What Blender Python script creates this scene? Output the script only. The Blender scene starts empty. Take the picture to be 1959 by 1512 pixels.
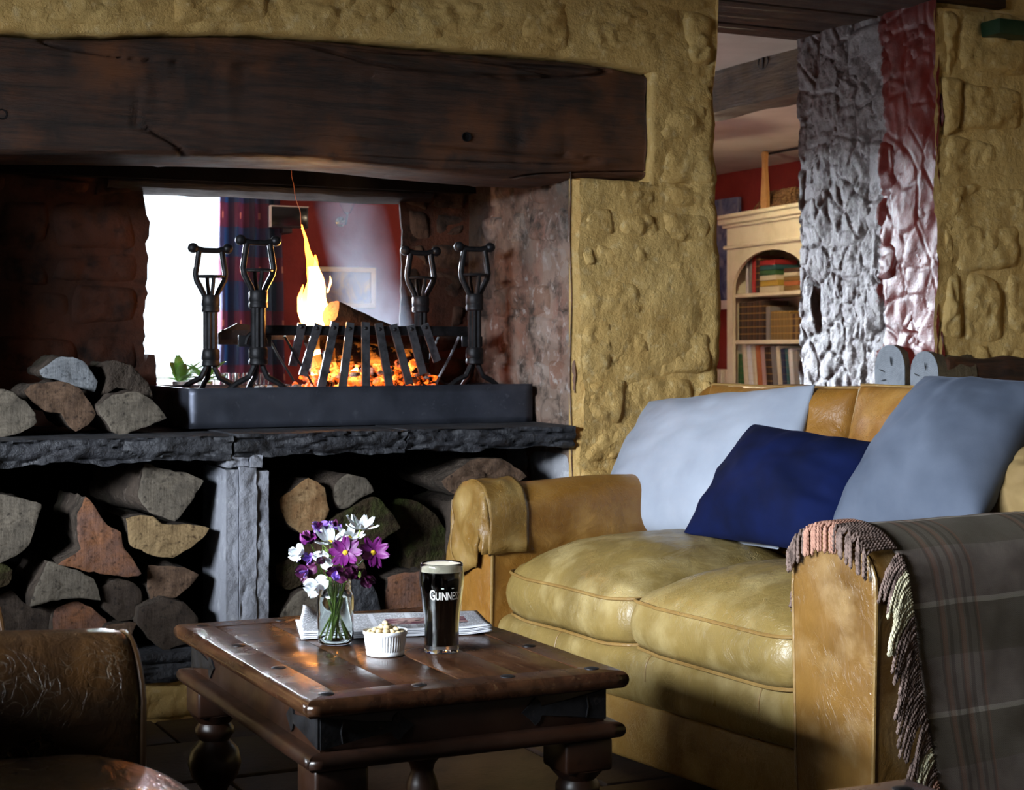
import bpy, bmesh, math, random
from mathutils import Vector, Matrix, noise
from math import sin, cos, pi, radians, sqrt

sc = bpy.context.scene
col = sc.collection

# ------------------------------------------------------------------ camera
F, CX, HY, EYE, TH = 3163.0, 979.5, 672.0, 0.965, radians(25.9)
cam_d = bpy.data.cameras.new('camera')
cam = bpy.data.objects.new('camera', cam_d)
col.objects.link(cam)
cam.location = (0, 0, EYE)
cam.rotation_euler = (radians(90), 0, -TH)
cam_d.sensor_width = 36.0
cam_d.lens = 36.0 * F / 1959.0
cam_d.shift_y = -(756.0 - HY) / 1959.0
cam_d.clip_start = 0.05
cam_d.dof.use_dof = True
cam_d.dof.focus_distance = 3.3
cam_d.dof.aperture_fstop = 13
sc.camera = cam

# ------------------------------------------------------------------ sky, exposure
sc.view_settings.view_transform = 'Standard'
sc.view_settings.look = 'None'
sc.view_settings.gamma = 1.0
sc.view_settings.use_curve_mapping = False
sc.view_settings.exposure = 0.0
sc.cycles.max_bounces = 8; sc.cycles.diffuse_bounces = 3; sc.cycles.glossy_bounces = 3; sc.cycles.transmission_bounces = 8
sc.cycles.volume_step_rate = 3.0
w = bpy.data.worlds.new('overcast_sky')
sc.world = w
w.use_nodes = True
w.node_tree.nodes['Background'].inputs[0].default_value = (0.80, 0.90, 1.0, 1)
w.node_tree.nodes['Background'].inputs[1].default_value = 2.2

def area(name, loc, target, sx, sy, power, color, spread=180):
    d = bpy.data.lights.new(name, 'AREA')
    d.shape = 'RECTANGLE'; d.size = sx; d.size_y = sy
    d.energy = power; d.color = color; d.spread = radians(spread)
    o = bpy.data.objects.new(name, d)
    o.location = loc
    o.rotation_euler = (Vector(target) - Vector(loc)).to_track_quat('-Z', 'Y').to_euler()
    col.objects.link(o)
    return o

# daylight coming down through the windows of the two rooms
area('sky_light', (-3.2, 1.7, 2.45), (0.6, 2.95, 0.95), 2.7, 1.7, 2600, (0.84, 0.92, 1.0))
area('sky_light', (0.9, 12.4, 2.75), (2.3, 6.0, 1.0), 5.0, 1.3, 12000, (0.80, 0.89, 1.0))

# ------------------------------------------------------------------ helpers
FW = Vector((sin(TH), cos(TH), 0)); RT = Vector((cos(TH), -sin(TH), 0)); UP = Vector((0, 0, 1))
CAMP = Vector((0, 0, EYE))
def ray(px, py): return FW + RT * ((px - CX) / F) + UP * ((HY - py) / F)
def atY(px, py, Y): d = ray(px, py); return CAMP + d * (Y / d.y)
def atX(px, py, X): d = ray(px, py); return CAMP + d * (X / d.x)
def atZ(px, py, z): d = ray(px, py); return CAMP + d * ((z - EYE) / d.z)
def atF(px, py, f): return CAMP + ray(px, py) * f
def atP(px, py, p, n): d = ray(px, py); return CAMP + d * ((Vector(p) - CAMP).dot(n) / d.dot(n))
def nz(x, y=0.0, z=0.0): return noise.noise(Vector((x, y, z)))
def crev(x, y, z, wdt=.1):
    d = noise.voronoi(Vector((x, y, z)))[0]; return max(0.0, 1 - (d[1] - d[0]) / wdt)
def fr(x, y, z, o=4): return noise.fractal(Vector((x, y, z)), 1.0, 2.0, o)
def lerp(a, b, t): return a + (b - a) * t
def interp(tab, x):
    if x <= tab[0][0]: return tab[0][1]
    for (x0, y0), (x1, y1) in zip(tab, tab[1:]):
        if x <= x1: return y0 + (y1 - y0) * (x - x0) / (x1 - x0)
    return tab[-1][1]
def sm(a, b, x):
    t = max(0.0, min(1.0, (x - a) / (b - a))); return t * t * (3 - 2 * t)

XF = {}
def root(name, loc=(0, 0, 0), rz=0.0, label=None, cat=None, group=None, kind=None):
    o = bpy.data.objects.new(name, None)
    o.empty_display_size = 0.05
    o.location = loc; o.rotation_euler = (0, 0, rz)
    col.objects.link(o)
    XF[o.name] = Matrix.Translation(Vector(loc)) @ Matrix.Rotation(rz, 4, 'Z')
    tag(o, label, cat, group, kind)
    return o
def tag(o, label=None, cat=None, group=None, kind=None):
    if label: o['label'] = label
    if cat: o['category'] = cat
    if group: o['group'] = group
    if kind: o['kind'] = kind
    return o
def world_of(o):
    return XF.get(o.name, Matrix.Identity(4))
def copy_tree(o, parent=None):
    c = o.copy(); col.objects.link(c); c.parent = parent
    for ch in list(o.children): copy_tree(ch, c)
    return c

class MB:
    def __init__(s): s.v = []; s.f = []; s.uv = None
    def add(s, vs, fs):
        b = len(s.v); s.v += [Vector(p) for p in vs]; s.f += [tuple(i + b for i in f) for f in fs]; return s
    def box(s, x0, x1, y0, y1, z0, z1):
        return s.add([(x0,y0,z0),(x1,y0,z0),(x1,y1,z0),(x0,y1,z0),(x0,y0,z1),(x1,y0,z1),(x1,y1,z1),(x0,y1,z1)],
                     [(0,3,2,1),(4,5,6,7),(0,1,5,4),(1,2,6,5),(2,3,7,6),(3,0,4,7)])
    def rbox(s, x0, x1, y0, y1, z0, z1, r=0.004, seg=2):
        bm = bmesh.new()
        bmesh.ops.create_cube(bm, size=1)
        for v in bm.verts:
            v.co = Vector((lerp(x0, x1, v.co.x + .5), lerp(y0, y1, v.co.y + .5), lerp(z0, z1, v.co.z + .5)))
        bmesh.ops.bevel(bm, geom=list(bm.edges), offset=r, segments=seg, affect='EDGES', profile=0.5)
        bm.verts.index_update()
        s.add([v.co.copy() for v in bm.verts], [[v.index for v in f.verts] for f in bm.faces]); bm.free(); return s
    def grid(s, nu, nv, fn, flip=False, cu=False, cv=False):
        vs = []
        for j in range(nv + (0 if cv else 1)):
            for i in range(nu + (0 if cu else 1)):
                vs.append(fn(i / nu, j / nv))
        W = nu + (0 if cu else 1); Hn = nv + (0 if cv else 1); fs = []
        for j in range(nv):
            for i in range(nu):
                a = j * W + i; b = j * W + (i + 1) % W; c = ((j + 1) % Hn) * W + (i + 1) % W; d = ((j + 1) % Hn) * W + i
                fs.append((a, d, c, b) if flip else (a, b, c, d))
        return s.add(vs, fs)
    def tube(s, pts, rad, n=8, caps=True, closed=False, flat=None):
        pts = [Vector(p) for p in pts]; m = len(pts)
        rs = rad if isinstance(rad, (list, tuple)) else [rad] * m
        rings = []; up = None
        for i in range(m):
            if closed: t = pts[(i + 1) % m] - pts[(i - 1) % m]
            else: t = pts[min(i + 1, m - 1)] - pts[max(i - 1, 0)]
            if t.length < 1e-9: t = Vector((0, 0, 1))
            t.normalize()
            if up is None:
                up = Vector((0, 0, 1)) if abs(t.z) < 0.9 else Vector((1, 0, 0))
            up = (up - t * up.dot(t))
            if up.length < 1e-6: up = t.orthogonal()
            up.normalize(); sd = t.cross(up)
            fx, fy = flat if flat else (1, 1)
            rings.append([pts[i] + (sd * cos(2 * pi * k / n) * fx + up * sin(2 * pi * k / n) * fy) * rs[i] for k in range(n)])
        vs = [p for r in rings for p in r]; fs = []
        for i in range(m if closed else m - 1):
            for k in range(n):
                a = i * n + k; b = i * n + (k + 1) % n; j = (i + 1) % m
                fs.append((a, b, j * n + (k + 1) % n, j * n + k))
        if caps and not closed:
            fs.append(tuple(range(n - 1, -1, -1))); fs.append(tuple((m - 1) * n + k for k in range(n)))
        return s.add(vs, fs)
    def lathe(s, prof, n=24, c=(0, 0, 0), caps=True, rf=None):
        vs = []; fs = []; m = len(prof)
        for (r, z) in prof:
            for k in range(n):
                a = 2 * pi * k / n; q = r if rf is None else rf(r, z, a)
                vs.append((c[0] + q * cos(a), c[1] + q * sin(a), c[2] + z))
        for i in range(m - 1):
            for k in range(n):
                fs.append((i * n + k, i * n + (k + 1) % n, (i + 1) * n + (k + 1) % n, (i + 1) * n + k))
        if caps:
            fs.append(tuple(range(n - 1, -1, -1))); fs.append(tuple((m - 1) * n + k for k in range(n)))
        return s.add(vs, fs)
    def sphere(s, c, r, n=10, m=7, sc3=(1, 1, 1), fn=None):
        def f(u, v):
            a = 2 * pi * u; b = pi * (v - .5)
            d = Vector((cos(a) * cos(b), sin(a) * cos(b), sin(b)))
            k = fn(d) if fn else 1.0
            return Vector(c) + Vector((d.x * sc3[0], d.y * sc3[1], d.z * sc3[2])) * r * k
        return s.grid(n, m, f, cu=True)
    def prism(s, poly, d):
        n = len(poly); p = [Vector(q) for q in poly]; d = Vector(d)
        return s.add(p + [q + d for q in p], [tuple(range(n)), tuple(range(2 * n - 1, n - 1, -1))] +
                     [(i, i + n, (i + 1) % n + n, (i + 1) % n) for i in range(n)])
    def move(s, M):
        s.v = [M @ p for p in s.v]; return s
    def build(s, name, m, parent=None, angle=40, world=False, label=None):
        me = bpy.data.meshes.new(name)
        vs = s.v
        if world and parent is not None:
            inv = world_of(parent).inverted(); vs = [inv @ p for p in vs]
        me.from_pydata([tuple(p) for p in vs], [], s.f)
        me.validate()
        if angle > 0:
            me.polygons.foreach_set('use_smooth', [True] * len(me.polygons))
            if angle < 180: me.set_sharp_from_angle(angle=radians(angle))
        if m is not None: me.materials.append(m)
        o = bpy.data.objects.new(name, me)
        col.objects.link(o)
        if parent is not None: o.parent = parent
        if label: o['label'] = label
        return o
def recalc(o):
    bm = bmesh.new(); bm.from_mesh(o.data)
    bmesh.ops.remove_doubles(bm, verts=bm.verts, dist=1e-5)
    bmesh.ops.recalc_face_normals(bm, faces=bm.faces)
    bm.to_mesh(o.data); bm.free(); return o

# ------------------------------------------------------------------ materials
def lin(c):
    if isinstance(c, str):
        c = c.lstrip('#'); c = [int(c[i:i + 2], 16) / 255 for i in (0, 2, 4)]
        c = [x / 12.92 if x <= .04045 else ((x + .055) / 1.055) ** 2.4 for x in c]
    return (c[0], c[1], c[2], 1.0)
class NT:
    def __init__(s, name):
        s.m = bpy.data.materials.new(name); s.m.use_nodes = True
        s.t = s.m.node_tree; s.b = s.t.nodes['Principled BSDF']; s.out = s.t.nodes['Material Output']
    def n(s, ty, **kw):
        nd = s.t.nodes.new(ty)
        for k, v in kw.items():
            if k.startswith('_'): setattr(nd, k[1:], v)
            else: s.set(nd.inputs[int(k[1:])] if k[0] == 'i' and k[1:].isdigit() else nd.inputs[k.replace('__', ' ')], v)
        return nd
    def set(s, sock, v):
        if hasattr(v, 'is_output') or isinstance(v, bpy.types.NodeSocket): s.t.links.new(v, sock)
        elif isinstance(v, (tuple, list)) and sock.type == 'RGBA': sock.default_value = lin(v)
        elif isinstance(v, str) and sock.type == 'RGBA': sock.default_value = lin(v)
        else: sock.default_value = v
    def co(s, kind='Object', scale=(1, 1, 1), rot=(0, 0, 0)):
        if kind == 'Position': o = s.n('ShaderNodeNewGeometry').outputs['Position']
        elif kind == 'UV': o = s.n('ShaderNodeUVMap').outputs[0]
        else: o = s.n('ShaderNodeTexCoord').outputs[kind]
        mp = s.n('ShaderNodeMapping'); s.t.links.new(o, mp.inputs[0])
        mp.inputs['Scale'].default_value = scale; mp.inputs['Rotation'].default_value = rot
        return mp.outputs[0]
    def noise(s, vec, scale, detail=4, rough=.55, dist=0.0):
        return s.n('ShaderNodeTexNoise', Vector=vec, Scale=scale, Detail=detail, Roughness=rough, Distortion=dist).outputs[0]
    def voro(s, vec, scale, feature='F1', out=0):
        nd = s.n('ShaderNodeTexVoronoi', Vector=vec, Scale=scale, _feature=feature); return nd.outputs[out]
    def ramp(s, f, a, b, ca=0.0, cb=1.0):
        nd = s.n('ShaderNodeMapRange', Value=f); nd.clamp = True
        nd.inputs[1].default_value = a; nd.inputs[2].default_value = b; nd.inputs[3].default_value = ca; nd.inputs[4].default_value = cb
        return nd.outputs[0]
    def mix(s, f, a, b, mode='MIX'):
        nd = s.t.nodes.new('ShaderNodeMix'); nd.data_type = 'RGBA'; nd.blend_type = mode
        s.set(nd.inputs[0], f); s.set(nd.inputs[6], a); s.set(nd.inputs[7], b); return nd.outputs[2]
    def math(s, op, a, b=0.0, c=None):
        nd = s.n('ShaderNodeMath', _operation=op); s.set(nd.inputs[0], a); s.set(nd.inputs[1], b)
        if c is not None: s.set(nd.inputs[2], c)
        return nd.outputs[0]
    def bump(s, h, strength=.5, dist=.01, prev=None):
        nd = s.n('ShaderNodeBump', Height=h, Strength=strength, Distance=dist)
        if prev is not None: s.t.links.new(prev, nd.inputs['Normal'])
        return nd.outputs[0]
    def rnd(s): return s.n('ShaderNodeObjectInfo').outputs['Random']
    def sep(s, vec):
        return s.n('ShaderNodeSeparateXYZ', Vector=vec).outputs
    def fin(s, color=None, rough=None, normal=None, metal=None, spec=None, **kw):
        B = s.b.inputs
        if color is not None: s.set(B['Base Color'], color)
        if rough is not None: s.set(B['Roughness'], rough)
        if normal is not None: s.set(B['Normal'], normal)
        if metal is not None: s.set(B['Metallic'], metal)
        if spec is not None: s.set(B['Specular IOR Level'], spec)
        for k, v in kw.items(): s.set(B[k.replace('__', ' ')], v)
        return s.m

def pbr(name, color, rough=.5, layers=(), bumps=(), metal=0.0, spec=.5, kind='Object', scale=(1, 1, 1), rough2=None, vary=0.0, **kw):
    """base colour, noise-mixed colour layers (scale, colour, lo, hi), bumps (scale, strength, distance)"""
    t = NT(name); v = t.co(kind, scale); c = color
    for (s_, c2, lo, hi) in layers:
        c = t.mix(t.ramp(t.noise(v, s_, 6, .6), lo, hi), c, c2)
    if vary:
        hs = t.n('ShaderNodeHueSaturation', Color=c)
        t.set(hs.inputs['Value'], t.ramp(t.rnd(), 0, 1, 1 - vary, 1 + vary)); c = hs.outputs[0]
    nrm = None
    for (s_, st, di) in bumps:
        nrm = t.bump(t.noise(v, s_, 6, .6), st, di, nrm)
    r = rough
    if rough2 is not None: r = t.ramp(t.noise(v, 14, 4), .35, .7, rough, rough2)
    return t.fin(c, r, nrm, metal, spec, **kw)

M = {}
def yellow():
    t = NT('yellow_lime_paint'); p = t.co('Position')
    c = t.mix(t.ramp(t.noise(p, 5, 6), .35, .7), '#d8b674', '#c8a260')
    c = t.mix(t.ramp(t.noise(p, 38, 4), .55, .75), c, '#e2c890')
    c = t.mix(t.ramp(t.noise(p, 2.1, 3), .6, .8), c, '#b8945a')
    n1 = t.bump(t.noise(p, 22, 7, .62), .8, .016)
    n2 = t.bump(t.noise(p, 95, 6, .68), .7, .004, n1)
    cr = t.voro(t.n('ShaderNodeVectorMath', _operation='ADD', i0=p, i1=t.n('ShaderNodeTexNoise', Vector=p, Scale=9.0, Detail=3.0).outputs[1]).outputs[0], 60, 'F1', 0)
    n3 = t.bump(cr, .25, .003, n2)
    return t.fin(c, .55, n3, spec=.35)
M['yellow'] = yellow()
def jamb_paint():
    t = NT('mauve_and_red_gloss_paint'); p = t.co('Position')
    y = t.sep(p)[1]
    wob = t.math('MULTIPLY_ADD', t.noise(p, 7, 5), .2, -.1)
    k = t.ramp(t.math('ADD', y, wob), 4.595, 4.605)
    red = t.mix(t.ramp(t.noise(p, 12, 4), .4, .7), '#5a1d17', '#471511')
    grey = t.mix(t.ramp(t.noise(p, 18, 5), .4, .65), '#5e5453', '#4a403f')
    grey = t.mix(t.ramp(t.noise(p, 60, 4), .6, .75), grey, '#352c2b')
    c = t.mix(k, red, grey)
    n1 = t.bump(t.noise(p, 30, 7, .66), t.ramp(k, 0, 1, .2, .6), .012)
    n2 = t.bump(t.noise(p, 120, 5, .62), t.ramp(k, 0, 1, .12, .5), .003, n1)
    return t.fin(c, t.ramp(k, 0, 1, .3, .38), n2, spec=t.ramp(k, 0, 1, .16, .65))
M['jamb'] = jamb_paint()
def brick():
    t = NT('sooty_hearth_brick'); p = t.co('Position'); r = t.rnd()
    c = t.mix(t.ramp(r, .1, .9), '#7a6152', '#8c7f76')
    c = t.mix(t.ramp(t.noise(p, 7, 5), .45, .65), c, '#7b5a4c')
    c = t.mix(t.ramp(t.noise(p, 16, 6, .65), .5, .68), c, '#3a322c')
    c = t.mix(t.ramp(t.noise(p, 30, 5), .58, .72), c, '#a39c97')
    # old soot thickens upward and toward the fire back
    s = t.sep(p)
    so = t.math('ADD', t.ramp(s[1], 4.55, 5.05), t.ramp(s[2], 1.05, 1.5))
    so = t.math('MULTIPLY', so, t.ramp(t.noise(p, 5, 5), .25, .6))
    c = t.mix(t.ramp(so, .15, 1.1, 0, .88), c, '#1d1714')
    n1 = t.bump(t.noise(p, 34, 7, .65), .6, .012)
    n2 = t.bump(t.noise(p, 130, 5), .5, .003, n1)
    return t.fin(c, .8, n2, spec=.3)
M['brick'] = brick()
M['soot'] = pbr('sooted_stone', '#3a241b', .85, [(4, '#543022', .45, .7), (13, '#1c1310', .5, .7)], [(22, .6, .015), (90, .5, .004)], kind='Position', spec=.25)
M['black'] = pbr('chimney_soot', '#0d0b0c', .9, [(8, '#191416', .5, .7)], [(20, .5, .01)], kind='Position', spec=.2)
def beamwood(name, base, dark, light, sx=(1.2, 14, 14), rough=.45, kind='Position'):
    t = NT(name); p = t.co(kind, sx); q = t.co(kind)
    g = t.noise(p, 3.0, 8, .7, .6)
    c = t.mix(t.ramp(g, .38, .58), dark, base)
    c = t.mix(t.ramp(t.noise(q, 4.5, 5), .5, .75), c, light)
    c = t.mix(t.ramp(t.noise(q, 11, 6), .55, .72), c, dark)
    n1 = t.bump(t.noise(p, 4, 8, .72, .4), .9, .010)
    n2 = t.bump(t.noise(q, 34, 6), .4, .004, n1)
    return t.fin(c, t.ramp(t.noise(q, 9, 4), .3, .7, rough - .12, rough + .2), n2, spec=.5)
M['beam'] = beamwood('smoked_oak', '#402516', '#190e09', '#6a3d1d', rough=.58)
M['grey_oak'] = beamwood('weathered_oak', '#5c4e38', '#3a3226', '#6e6048', (14, 1.2, 14), .6)
M['boards'] = beamwood('stained_lintel_board', '#4a2f18', '#22150c', '#5e3d1e')
M['lintel'] = beamwood('charred_lintel', '#20161a', '#0c090b', '#34211c')
M['slate'] = pbr('dark_hearth_stone', '#34353a', .5, [(9, '#1d1e22', .45, .65), (26, '#5a5b60', .6, .75), (3, '#26262c', .5, .7)], [(18, .7, .02), (70, .7, .006)], kind='Position', spec=.5, rough2=.8)
M['pillar'] = pbr('pale_rendered_stone', '#8b8d96', .8, [(6, '#73757e', .45, .7), (30, '#a2a4ac', .55, .72), (12, '#5b5c64', .62, .75)], [(24, .6, .012), (110, .7, .004)], kind='Position', spec=.3)
M['hearthwhite'] = pbr('limewashed_stone', '#9c9da4', .8, [(9, '#5f6068', .5, .68), (30, '#c0c1c6', .55, .7)], [(22, .6, .012), (90, .5, .004)], kind='Position', spec=.3)
M['floor'] = pbr('dark_flagstone', '#2e211a', .55, [(3, '#3d2b20', .4, .7), (14, '#1c1410', .5, .7)], [(12, .4, .006), (60, .4, .003)], kind='Position', vary=.2)
M['ceil'] = pbr('ceiling_plaster', '#cfc8ba', .9, [(3, '#bdb5a6', .4, .7)], [(12, .2, .005)], kind='Position')
M['redwall'] = pbr('red_painted_plaster', '#8c3029', .7, [(4, '#7a2722', .4, .7)], [(9, .4, .02), (50, .2, .004)], kind='Position', spec=.35)
M['white'] = pbr('white_gloss_paint', '#e8e6e0', .4)
M['cream'] = pbr('cream_painted_wood', '#e6dcbd', .45, [(8, '#d9cdaa', .45, .7)], [(30, .12, .003)])
M['darkceil'] = pbr('dark_ceiling_plaster', '#5a5040', .9)  # unseen near ceiling, coloured dark to cut the light it bounces back
M['bar'] = pbr('scaled_iron_bar', '#5c5e64', .4, [(30, '#3c3d42', .45, .65), (8, '#6e6f74', .55, .75)], [(80, .2, .001)], metal=.6, rough2=.6)
M['brick_dark'] = pbr('sooty_back_brick', '#4a382e', .85, [(9, '#2a201b', .42, .62), (26, '#5f4a3e', .6, .75)], [(34, .6, .012)], kind='Position', spec=.25, vary=.25)
M['dullwall'] = pbr('dark_plaster', '#4a4034', .8)  # one even dark tone for the unseen rear and left walls, limits bounce
M['steel'] = pbr('blued_steel_sheet', '#5a5e6b', .36, [(5, '#454954', .45, .65), (40, '#6c717e', .6, .75)], [(60, .1, .002)], metal=.75, rough2=.55)
M['iron'] = pbr('wrought_iron', '#2c2c2f', .42, [(25, '#1b1b1d', .45, .65), (60, '#4a4644', .62, .75)], [(40, .35, .004), (150, .3, .001)], metal=.7, rough2=.6)
def leather(name, base, light, dark, rough=.38, scr=1.0, wear=None):
    t = NT(name); p = t.co('Object')
    c = t.mix(t.ramp(t.noise(p, 4.2, 5), .35, .68), base, dark)
    c = t.mix(t.ramp(t.noise(p, 9, 6), .48, .75), c, light)
    # fine pale scratches and creases
    q = t.co('Object', (1, 1, 1), (.4, .9, .5))
    d = t.n('ShaderNodeVectorMath', _operation='ADD', i0=q, i1=t.n('ShaderNodeTexNoise', Vector=q, Scale=7.0, Detail=2.0).outputs[1]).outputs[0]
    e1 = t.voro(d, 9, 'DISTANCE_TO_EDGE'); e2 = t.voro(d, 23, 'DISTANCE_TO_EDGE')
    cr = t.math('MAXIMUM', t.ramp(e1, 0.0, .012, 1, 0), t.math('MULTIPLY', t.ramp(e2, 0.0, .03, 1, 0), .6))
    cr = t.math('MULTIPLY', cr, t.ramp(t.noise(p, 6, 3), .45, .62))
    c = t.mix(t.math('MULTIPLY', cr, .35 * scr), c, light)
    if wear:
        wn = t.math('MAXIMUM', t.ramp(e1, .0, .022, 1, 0), t.math('MULTIPLY', t.ramp(e2, .0, .05, 1, 0), .7))
        wn = t.math('MULTIPLY', wn, t.ramp(t.noise(p, 30, 6, .7), .42, .6))
        wn = t.math('MULTIPLY', wn, t.ramp(t.noise(p, 6, 3), .5, .64))
        c = t.mix(t.math('MULTIPLY', wn, .4), c, wear)
    n1 = t.bump(t.noise(t.co('Object', (1.6, .7, 1)), 14, 5, .6, .6), .38, .014)
    n2 = t.bump(t.math('MULTIPLY', cr, -1.0), .45, .003, n1)
    n3 = t.bump(t.voro(p, 420), .12, .0008, n2)
    r = t.ramp(t.noise(p, 10, 5), .3, .7, rough - .08, rough + .16)
    return t.fin(c, r, n3, spec=.5)
M['tan'] = leather('tan_leather', '#8d6c36', '#a58a55', '#735323')
M['tan2'] = leather('worn_tan_leather', '#8f7844', '#b09c6c', '#725f36', .32, 1.5)
M['caramel'] = leather('caramel_leather', '#94672a', '#aa8044', '#7a501c', .36, .8)
M['brownleather'] = leather('brown_cracked_leather', '#3a2614', '#55391d', '#22150b', .26, .8, '#958b78')
M['piping'] = leather('leather_piping', '#927240', '#a58650', '#7a5e30', .4, .3)
M['armtan'] = leather('rubbed_brown_tan_leather', '#86622f', '#a1845a', '#5f421e', .34, 1.4)
M['darkpiping'] = pbr('dark_leather_piping', '#3a2612', .4)
def velvet(name, c1, c2, sheen=.6):
    t = NT(name); p = t.co('Object')
    c = t.mix(t.ramp(t.noise(p, 5, 5), .35, .7), c1, c2)
    n1 = t.bump(t.noise(p, 7, 3), .12, .01); n2 = t.bump(t.noise(p, 420, 2), .2, .0008, n1)
    m = t.fin(c, .9, n2, spec=.15)
    t.b.inputs['Sheen Weight'].default_value = sheen; t.b.inputs['Sheen Roughness'].default_value = .35
    t.b.inputs['Sheen Tint'].default_value = lin(c2)
    return m
M['v_light'] = velvet('pale_blue_velvet', '#949cac', '#a8b0bf', .3)
M['v_grey'] = velvet('slate_blue_velvet', '#4d5565', '#606878', .3)
M['v_navy'] = velvet('navy_velvet', '#040a22', '#091642', .3)
def tablewood(name):
    t = NT(name); p = t.co('Object', (9, 1.0, 9)); q = t.co('Object')
    r = t.rnd()
    c = t.mix(t.ramp(t.noise(p, 5, 7, .65, .5), .35, .65), '#452a1b', '#26160e')
    c = t.mix(t.ramp(t.noise(q, 5, 4), .45, .75, 0, .6), c, '#5e4029')
    c = t.mix(t.ramp(t.noise(p, 12, 6), .62, .76, 0, .5), c, '#7a5c3e')
    hs = t.n('ShaderNodeHueSaturation', Color=c); t.set(hs.inputs['Value'], t.ramp(r, 0, 1, .8, 1.15))
    n1 = t.bump(t.noise(p, 8, 7, .65), .12, .003)
    return t.fin(hs.outputs[0], t.ramp(t.noise(q, 12, 6), .3, .7, .14, .36), n1, spec=.55)
M['table'] = tablewood('varnished_sheesham')
M['table2'] = pbr('dark_varnished_wood', '#23130b', .32, [(6, '#301b10', .4, .7), (30, '#170c07', .55, .7)], [(30, .2, .003)], rough2=.5)
M['bark'] = pbr('log_bark', '#4a4038', .9, [(12, '#2d2621', .4, .65), (40, '#6a6058', .6, .75), (5, '#3a3a2c', .55, .75)], [(26, 1.0, .02), (90, .8, .006)], spec=.2)
M['moss'] = pbr('mossy_bark', '#3a3022', .95, [(9, '#3c4420', .48, .62), (30, '#221b13', .5, .7)], [(26, 1.0, .02), (120, .9, .006)], spec=.15)
def endgrain(name, a, b, dk, cx=0.0, cz=0.0):
    t = NT(name); p = t.co('Object')
    s = t.sep(p); x = t.math('SUBTRACT', s[0], cx); z = t.math('SUBTRACT', s[2], cz)
    r = t.math('SQRT', t.math('ADD', t.math('MULTIPLY', x, x), t.math('MULTIPLY', z, z)))
    rr = t.math('ADD', r, t.math('MULTIPLY', t.noise(p, 11, 4), .05))
    ring = t.math('SINE', t.math('MULTIPLY', rr, 620.0))
    c = t.mix(t.ramp(ring, -1, 1, 0, .25), a, dk)
    c = t.mix(t.ramp(t.noise(p, 14, 6, .65), .40, .62), c, b)
    c = t.mix(t.ramp(t.noise(p, 70, 5), .55, .70), c, dk)
    c = t.mix(t.ramp(t.noise(p, 7, 6, .7), .52, .68, 0, .75), c, dk)
    sw = t.co('Object', (60, 3, 4), (0, .6, 0))
    c = t.mix(t.ramp(t.noise(sw, 2, 4), .55, .75, 0, .45), c, dk)
    n1 = t.bump(t.noise(p, 60, 6, .7), .6, .006); n2 = t.bump(t.noise(sw, 2, 5), .35, .004, n1)
    return t.fin(c, .85, n2, spec=.25)
M['end_grey'] = endgrain('grey_sawn_end_grain', '#6f665a', '#575047', '#37312b')
M['end_brown'] = endgrain('brown_sawn_end_grain', '#6b5443', '#4d3b2e', '#2c211b')
M['end_tan'] = endgrain('tan_sawn_end_grain', '#917a58', '#7a6446', '#4b3a26')
M['end_rust'] = endgrain('rust_sawn_end_grain', '#80553a', '#6e5248', '#452f22')
M['end_dark'] = endgrain('dark_sawn_end_grain', '#43382f', '#352b25', '#1f1915')
M['end_speck'] = endgrain('speckled_end_grain', '#9b7f5c', '#86613e', '#5d442c')
M['end_blue'] = endgrain('silvered_end_grain', '#85888c', '#6d7075', '#44474c', .0, -.03)

# ================================================================== the setting
D = 4.30                    # front face of the chimney wall
XJ, XP, XR = 2.30, 2.79, 3.665   # hearth jamb, doorway left edge, doorway right jamb
DB = 5.09                   # back of the wall
SLAB = 0.745

def masonry(mb, x0, x1, y0, y1, z0, z1, res=.035, amp=.012, faces='fblr', mapz=None):
    """displaced block: f front, b back, l left, r right, t top, u underside"""
    def P(x, y, z):
        p = Vector((x, y, z)); q = p * 3.1
        d = Vector((fr(q.x, q.y, q.z, 3), fr(q.x + 31, q.y, q.z, 3), fr(q.x, q.y + 57, q.z, 2) * .5)) * amp
        q = p * 13.0
        d += Vector((nz(q.x, q.y, q.z), nz(q.x + 9, q.y, q.z), nz(q.x, q.y + 5, q.z) * .5)) * amp * .42
        c_ = crev(x * 7, y * 7, z * 9, .16); d.y += .007 * c_ * amp / .014
        if mapz: p.z = mapz(x, z)
        return p + d
    nx = max(1, round((x1 - x0) / res)); ny = max(1, round((y1 - y0) / res)); nzz = max(1, round((z1 - z0) / res))
    if 'f' in faces: mb.grid(nx, nzz, lambda u, v: P(lerp(x0, x1, u), y0, lerp(z0, z1, v)))
    if 'b' in faces: mb.grid(nx, nzz, lambda u, v: P(lerp(x0, x1, u), y1, lerp(z0, z1, v)), True)
    if 'l' in faces: mb.grid(ny, nzz, lambda u, v: P(x0, lerp(y0, y1, u), lerp(z0, z1, v)), True)
    if 'r' in faces: mb.grid(ny, nzz, lambda u, v: P(x1, lerp(y0, y1, u), lerp(z0, z1, v)))
    if 't' in faces: mb.grid(nx, ny, lambda u, v: P(lerp(x0, x1, u), lerp(y0, y1, v), z1))
    if 'u' in faces: mb.grid(nx, ny, lambda u, v: P(lerp(x0, x1, u), lerp(y0, y1, v), z0), True)
    return mb

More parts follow.
